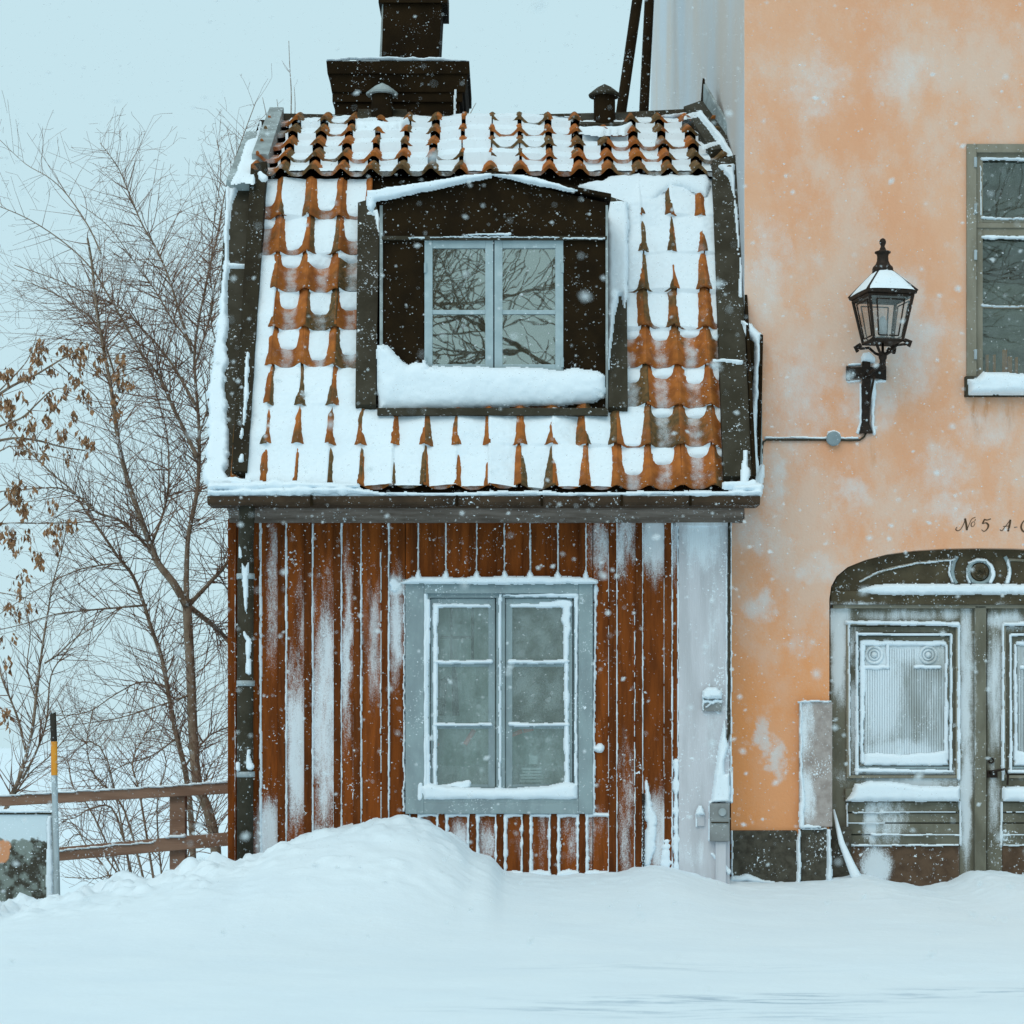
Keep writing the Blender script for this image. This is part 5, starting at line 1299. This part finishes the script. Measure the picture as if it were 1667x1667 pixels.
main = [L_([(356, 1500), (352, 1400), (347, 1355), (337, 1315), (322, 1275), (314, 1200), (310, 1100), (305, 1000), (304, 975)], 19, 15),
        L_([(304, 985), (285, 950), (262, 920), (248, 885), (238, 850), (220, 800), (207, 740), (201, 690), (196, 640), (184, 580), (176, 520), (170, 450), (166, 415)], 15, 3.4, dy=-.8),
        L_([(166, 415), (145, 370), (110, 318), (80, 290), (40, 265), (0, 228)], 3.0, .8, y=TY - .8),
        L_([(304, 985), (302, 930), (306, 870), (317, 800), (321, 740), (319, 680), (313, 610), (311, 560), (320, 500), (334, 430), (345, 370), (358, 300), (378, 225), (408, 145)], 11, 1.2, dy=.5),
        L_([(306, 985), (335, 940), (352, 905), (364, 850), (378, 790), (392, 720), (405, 640)], 9, 3, dy=2.6),
        L_([(308, 988), (335, 1015), (355, 1045), (380, 1090), (410, 1120)], 11, 5, dy=2.4),
        L_([(258, 915), (232, 880), (200, 850), (165, 838), (140, 815), (110, 802), (60, 806), (10, 812)], 7, 1.5, dy=-.6),
        L_([(321, 745), (300, 700), (282, 662), (262, 615), (240, 590), (215, 545), (190, 500), (160, 450), (120, 410), (60, 370), (0, 346)], 8, 1.2, dy=-.4),
        L_([(318, 660), (290, 610), (262, 570), (225, 528), (185, 490), (140, 470), (80, 440), (0, 410)], 6, 1.2, dy=.7),
        L_([(312, 575), (296, 520), (275, 450), (255, 405), (235, 370), (214, 320), (200, 285), (185, 262), (170, 243)], 5.5, 1.0, dy=-.3),
        L_([(314, 600), (330, 540), (340, 480), (330, 420), (335, 350), (345, 250), (333, 190)], 4, .9, dy=.9),
        L_([(196, 640), (170, 560), (150, 520), (100, 480), (40, 450), (0, 440)], 4.5, 1.0, dy=.5),
        L_([(313, 560), (280, 520), (250, 470), (220, 430), (170, 360), (120, 320)], 4, 1.0, dy=.4),
        L_([(320, 720), (345, 650), (360, 590), (350, 520), (370, 450)], 4, 1.5, dy=-.5),
        L_([(248, 885), (262, 830), (268, 780), (262, 700), (245, 640), (230, 590), (200, 560)], 5, 1.2, dy=.8),
        L_([(312, 1130), (260, 1150), (200, 1170), (140, 1180)], 4, 1.2, dy=-.6)]
tw = twig_all(main, rnd, 36, (.5, 1.5), 2, .012, r0=.006)
tw = [w for w in tw if not (w[0][0].z > 6.1 and (w[0][0].x < -4.2) and rnd.random() < .7)]
tree('large bare winter tree, its grey trunk forking beside the red house', main, tw, (P(352, 1400, TY).x, TY, ground_z(np.array([P(352, 1400, TY).x]), np.array([TY]))[0]))
second = [L_([(318, 1500), (312, 1350), (303, 1260), (288, 1190), (276, 1120), (266, 1070), (252, 1025), (240, 985), (222, 940), (204, 915), (186, 888), (168, 862), (150, 838), (132, 808), (100, 780), (60, 740), (20, 690), (-20, 650)], 12, 1.5, 5.6, -.5),
          L_([(240, 985), (190, 990), (150, 995), (100, 1002), (40, 1020), (0, 1030)], 4.5, 1.2, 5.6, -.4),
          L_([(276, 1120), (230, 1110), (190, 1130), (140, 1160), (80, 1165)], 3.5, 1.2, 5.6),
          L_([(204, 915), (160, 920), (120, 930), (60, 960), (0, 1000)], 3.5, 1.2, 5.6),
          L_([(290, 1200), (250, 1230), (200, 1250), (150, 1300)], 3.5, 1.2, 5.6, -.5), L_([(300, 1250), (335, 1200), (372, 1180), (400, 1150)], 4, 1.5, 5.6, .5)]
tw = twig_all(second, rnd, 26, (.4, 1.3), 2, .018, r0=.006)
tree('slender bare tree leaning left just behind the forked trunk', second, tw, (P(318, 1450, 5.6).x, 5.6, ground_z(np.array([P(318, 1450, 5.6).x]), np.array([5.6]))[0]))
BYY = 4.2
leftt = [L_([(-6, 1500), (5, 1350), (18, 1300), (34, 1270), (46, 1225), (58, 1180), (64, 1130), (73, 1080), (80, 1035), (86, 990), (93, 955), (108, 900), (120, 850)], 11, 1.5, BYY, -.3),
         L_([(44, 1225), (30, 1175), (18, 1140), (6, 1108), (-6, 1075), (-30, 1020)], 5, 2, BYY), L_([(36, 1268), (60, 1220), (72, 1170), (78, 1100), (100, 1060), (130, 1020), (160, 990)], 5, 1, BYY, .3),
         L_([(73, 1080), (95, 1065), (125, 1040), (170, 1015), (215, 985)], 3.5, 1, BYY, -.2), L_([(20, 1300), (45, 1260), (80, 1230), (110, 1190), (135, 1140)], 3.5, 1, BYY, .2), L_([(62, 1150), (45, 1090), (50, 1030), (40, 980)], 3, 1, BYY)]
tw = twig_all(leftt, rnd, 18, (.3, 1.0), 1, .03, r0=.006)
tree('small bare multi-stemmed tree rising behind the marker pole', leftt, tw, (P(0, 1400, BYY).x, BYY, ground_z(np.array([P(0, 1400, BYY).x]), np.array([BYY]))[0]))
# arching bush between the fence and the trees
bush = []
for (pts, w0) in [([(205, 1500), (175, 1420), (140, 1380), (118, 1345), (96, 1338)], 4), ([(230, 1500), (190, 1330), (150, 1315), (118, 1332), (98, 1335)], 5), ([(250, 1500), (205, 1320), (160, 1265), (150, 1210), (165, 1150)], 5), ([(260, 1500), (225, 1300), (210, 1240), (235, 1180), (240, 1130)], 5),
                  ([(240, 1500), (170, 1400), (120, 1360), (98, 1380)], 4), ([(230, 1500), (190, 1430), (150, 1432), (100, 1430)], 4), ([(270, 1500), (260, 1320), (280, 1240), (262, 1190)], 4), ([(280, 1500), (330, 1300), (352, 1240), (400, 1210)], 4), ([(230, 1500), (150, 1330), (110, 1280), (95, 1240), (60, 1230)], 3.5), ([(225, 1500), (180, 1240), (130, 1200), (105, 1140)], 3.5)]:
    bush.append(L_(pts, w0, 1.2, 3.0, rnd.uniform(-.5, .5)))
tw = twig_all(bush, rnd, 22, (.3, 1.0), 1, .012, r0=.005)
tree('low arching bare bush behind the brown rail fence', bush, tw, (P(240, 1500, 3).x, 3.0, ground_z(np.array([P(240, 1500, 3).x]), np.array([3.0]))[0]), 'bare_bush', None, 'bush')
# tree with dead leaves reaching in from the left
DYY = 3.4
leafy = [L_([(-190, 1560), (-180, 1200), (-170, 900), (-150, 760), (-140, 650), (-160, 450)], 26, 8, DYY),
         L_([(-150, 780), (-80, 690), (-20, 652), (20, 628), (55, 610), (90, 592), (118, 575), (140, 566)], 8, 1.6, DYY), L_([(-158, 830), (-80, 745), (0, 713), (50, 713), (90, 722), (130, 728)], 8, 2, DYY, .3), L_([(-60, 720), (0, 695), (40, 683), (70, 660), (95, 640), (125, 640)], 5, 1.5, DYY, -.3),
         L_([(-160, 900), (-60, 870), (0, 852), (60, 850), (120, 848)], 6, 1.5, DYY, .2), L_([(-60, 870), (0, 830), (30, 800), (30, 770)], 4, 1.2, DYY), L_([(95, 592), (120, 615), (150, 640), (165, 665), (190, 690)], 2.5, 1, DYY, .3), L_([(-20, 652), (40, 600), (58, 575), (68, 556)], 3, 1, DYY, -.2),
         L_([(-165, 960), (-60, 960), (0, 965), (50, 975)], 4, 1.2, DYY), L_([(-160, 880), (0, 740), (60, 742), (140, 760)], 4, 1.2, DYY, -.3)]
tw = twig_all(leafy[1:], rnd, 6, (.2, .6), 1, .01, r0=.005)
lt = tree('tree at the left edge still hung with clusters of dead brown leaves', leafy, tw, (P(-190, 1500, DYY).x, DYY, ground_z(np.array([P(-190, 1500, DYY).x]), np.array([DYY]))[0]))
q = MB(); lr = random.Random(8)
spots = [(68, 560, 8), (57, 574, 9), (12, 610, 10), (60, 585, 6), (36, 612, 6), (48, 612, 6), (104, 566, 8), (118, 578, 7), (85, 600, 8), (128, 588, 7), (138, 572, 7), (160, 600, 8), (168, 578, 6), (196, 588, 8), (194, 610, 9), (208, 625, 8), (15, 655, 12), (14, 670, 10), (36, 640, 6), (78, 645, 10), (88, 658, 8), (108, 630, 8), (125, 615, 9), (135, 640, 9), (144, 650, 6),
         (20, 685, 7), (50, 680, 9), (52, 695, 9), (78, 680, 8), (102, 702, 9), (120, 672, 5), (45, 705, 7), (30, 722, 8), (50, 728, 6), (78, 722, 5), (110, 735, 6), (138, 712, 8), (148, 722, 9), (190, 670, 9), (70, 738, 5), (185, 645, 6), (25, 790, 12), (30, 810, 14), (18, 800, 9), (40, 830, 10), (50, 800, 6), (85, 820, 6), (95, 855, 9), (110, 855, 9), (118, 850, 6), (80, 862, 6), (20, 870, 10), (25, 885, 9), (5, 865, 9), (45, 870, 7), (92, 882, 7), (60, 905, 6), (65, 912, 6), (36, 935, 6), (28, 955, 6), (14, 988, 7), (28, 992, 7), (46, 987, 6), (8, 1155, 7), (10, 1170, 5), (15, 1075, 3), (24, 1038, 3), (2, 655, 9), (3, 1035, 4), (-30, 700, 10), (-40, 840, 12), (-60, 760, 12), (130, 565, 6), (100, 700, 6)]
for (px, py, nlf) in spots:
    for k in range(int(nlf * 2.4)):
        c = P(px + lr.gauss(0, 4.6), py + lr.gauss(0, 6.5), DYY + lr.gauss(0, .12))
        dn = Vector((lr.gauss(0, .35), lr.gauss(0, .35), -1)).normalized(); ln = lr.uniform(.045, .095); wd = ln * lr.uniform(.16, .3)
        sd_ = dn.cross(Vector((lr.gauss(0, 1), lr.gauss(0, 1), 0))).normalized(); bn = sd_.cross(dn) * lr.uniform(-.3, .3) * ln
        m_ = c + dn * ln * .5 + bn
        q.add([c, m_ - sd_ * wd, m_ + sd_ * wd, c + dn * ln], [(0, 1, 2), (1, 3, 2)])
q.build('dead_leaves', M['leaf'], lt, kind='stuff')
# tree behind the house whose top twigs show over the ridge
bh = [L_([(500, 1500), (520, 1150), (470, 900), (455, 700), (480, 500), (474, 330), (474, 260), (472, 190)], 26, 3, 9.5), L_([(472, 260), (474, 160), (472, 110), (470, 66)], 3, .8, 9.5), L_([(474, 230), (480, 180), (479, 140)], 2.4, .8, 9.5), L_([(470, 240), (456, 195), (450, 160)], 2.4, .8, 9.5), L_([(470, 280), (440, 210), (428, 160)], 2.4, .8, 9.5),
      L_([(475, 420), (600, 300), (740, 210), (775, 168)], 5, .8, 9.5)]
tw = twig_all(bh[1:5], rnd, 2.0, (.2, .5), 0, .06, r0=.004)
tree('tall bare tree behind the house, only its top twigs showing over the ridge', bh, tw, (P(470, 1400, 9.5).x, 9.5, ground_z(np.array([P(470, 1400, 9.5).x]), np.array([9.5]))[0]))
# two big trees across the street, seen only as reflections in the panes
for (x, y, h, lb) in ((-5.5, -36, 17, 'big bare tree across the street mirrored in the left dormer pane'), (4.5, -40, 18, 'big bare tree across the street mirrored in the right dormer pane')):
    lim = []; rnd = random.Random(5 if x < 0 else 14)
    def lim_add(p, d, L, r, lv):
        pts = [p.copy()]; rr = [r]; q_ = p.copy()
        for i in range(8):
            d = (d + Vector((rnd.gauss(0, .09), rnd.gauss(0, .09), rnd.gauss(0, .05) + .02))).normalized(); q_ = q_ + d * L / 8; pts.append(q_.copy()); rr.append(r * (1 - .6 * (i + 1) / 8))
            if lv and i > 1:
                for _ in range(3):
                    if rnd.random() < .86:
                        s_ = d.cross(Vector((rnd.gauss(0, 1), rnd.gauss(0, 1), rnd.gauss(0, 1)))).normalized()
                        lim_add(q_.copy(), d * .6 + s_ * .8, L * rnd.uniform(.35, .55), rr[-1] * .6, lv - 1)
        lim.append((pts, rr))
    lim_add(Vector((x, y, 0)), Vector((0, 0, 1)), h, .34, 3)
    t = thing('street_tree', lb, 'tree', (x, y, 0), None)
    q = MB(); pts, rr = lim[-1]; q.tube(pts, rr, 8); q.build('trunk', M['bark'], t)
    q = MB()
    for pts, rr in lim[:-1]: q.tube(pts, [max(a, .012) for a in rr], 4, False)
    q.build('crown', M['bark'], t, kind='stuff')

# ------------------------------------------------------------------ falling snow
fr_ = np.random.default_rng(5)
def flakes():
    n = 48000
    y = -D0 + (2.6 ** 3 + (20.5 ** 3 - 2.6 ** 3) * fr_.random(n)) ** (1 / 3)
    d = y + D0
    x = (fr_.random(n) - .5) * (1667 / FOC * d * 1.04 + 1.6)
    z = CAMZ + (fr_.uniform(-500, 1190, n)) / FOC * d + fr_.uniform(-.4, .4, n)
    ok = (z > .75 + 0 * x) & ~((y > -.62) & (x > -2.5)) & ~((y > -1.6) & (z < .9)) & ~((y > -.2) & (x > -2.6))
    x, y, z, d = x[ok], y[ok], z[ok], d[ok]; n = len(x)
    r = np.exp(fr_.normal(math.log(.0021), .42, n)); r = np.clip(r, .0012, .0075)
    big = (d < 9) & (fr_.random(n) < .12); r = np.where(big, fr_.uniform(.005, .009, n), r)   # clumped flakes drifting nearer
    st = fr_.uniform(1.0, 1.8, n)
    base = np.array([(1, 0, 0), (-1, 0, 0), (0, 1, 0), (0, -1, 0), (0, 0, 1), (0, 0, -1)], float)
    V = base[None] * r[:, None, None] * fr_.uniform(.6, 1.25, (n, 6, 1))
    V[:, :, 0] *= st[:, None]
    ang = fr_.normal(0.12, .35, n); c, s = np.cos(ang), np.sin(ang)
    vx = V[:, :, 0] * c[:, None] - V[:, :, 2] * s[:, None]; vz = V[:, :, 0] * s[:, None] + V[:, :, 2] * c[:, None]
    V = np.stack([vx + x[:, None], V[:, :, 1] + y[:, None], vz + z[:, None]], -1).reshape(-1, 3)
    f = np.array([(0, 2, 4), (2, 1, 4), (1, 3, 4), (3, 0, 4), (2, 0, 5), (1, 2, 5), (3, 1, 5), (0, 3, 5)])
    F = (np.arange(n)[:, None, None] * 6 + f[None]).reshape(-1, 3)
    o = link_mesh('falling_snow', V, F, M['flake'], None, True, 0, 'stuff')
flakes()
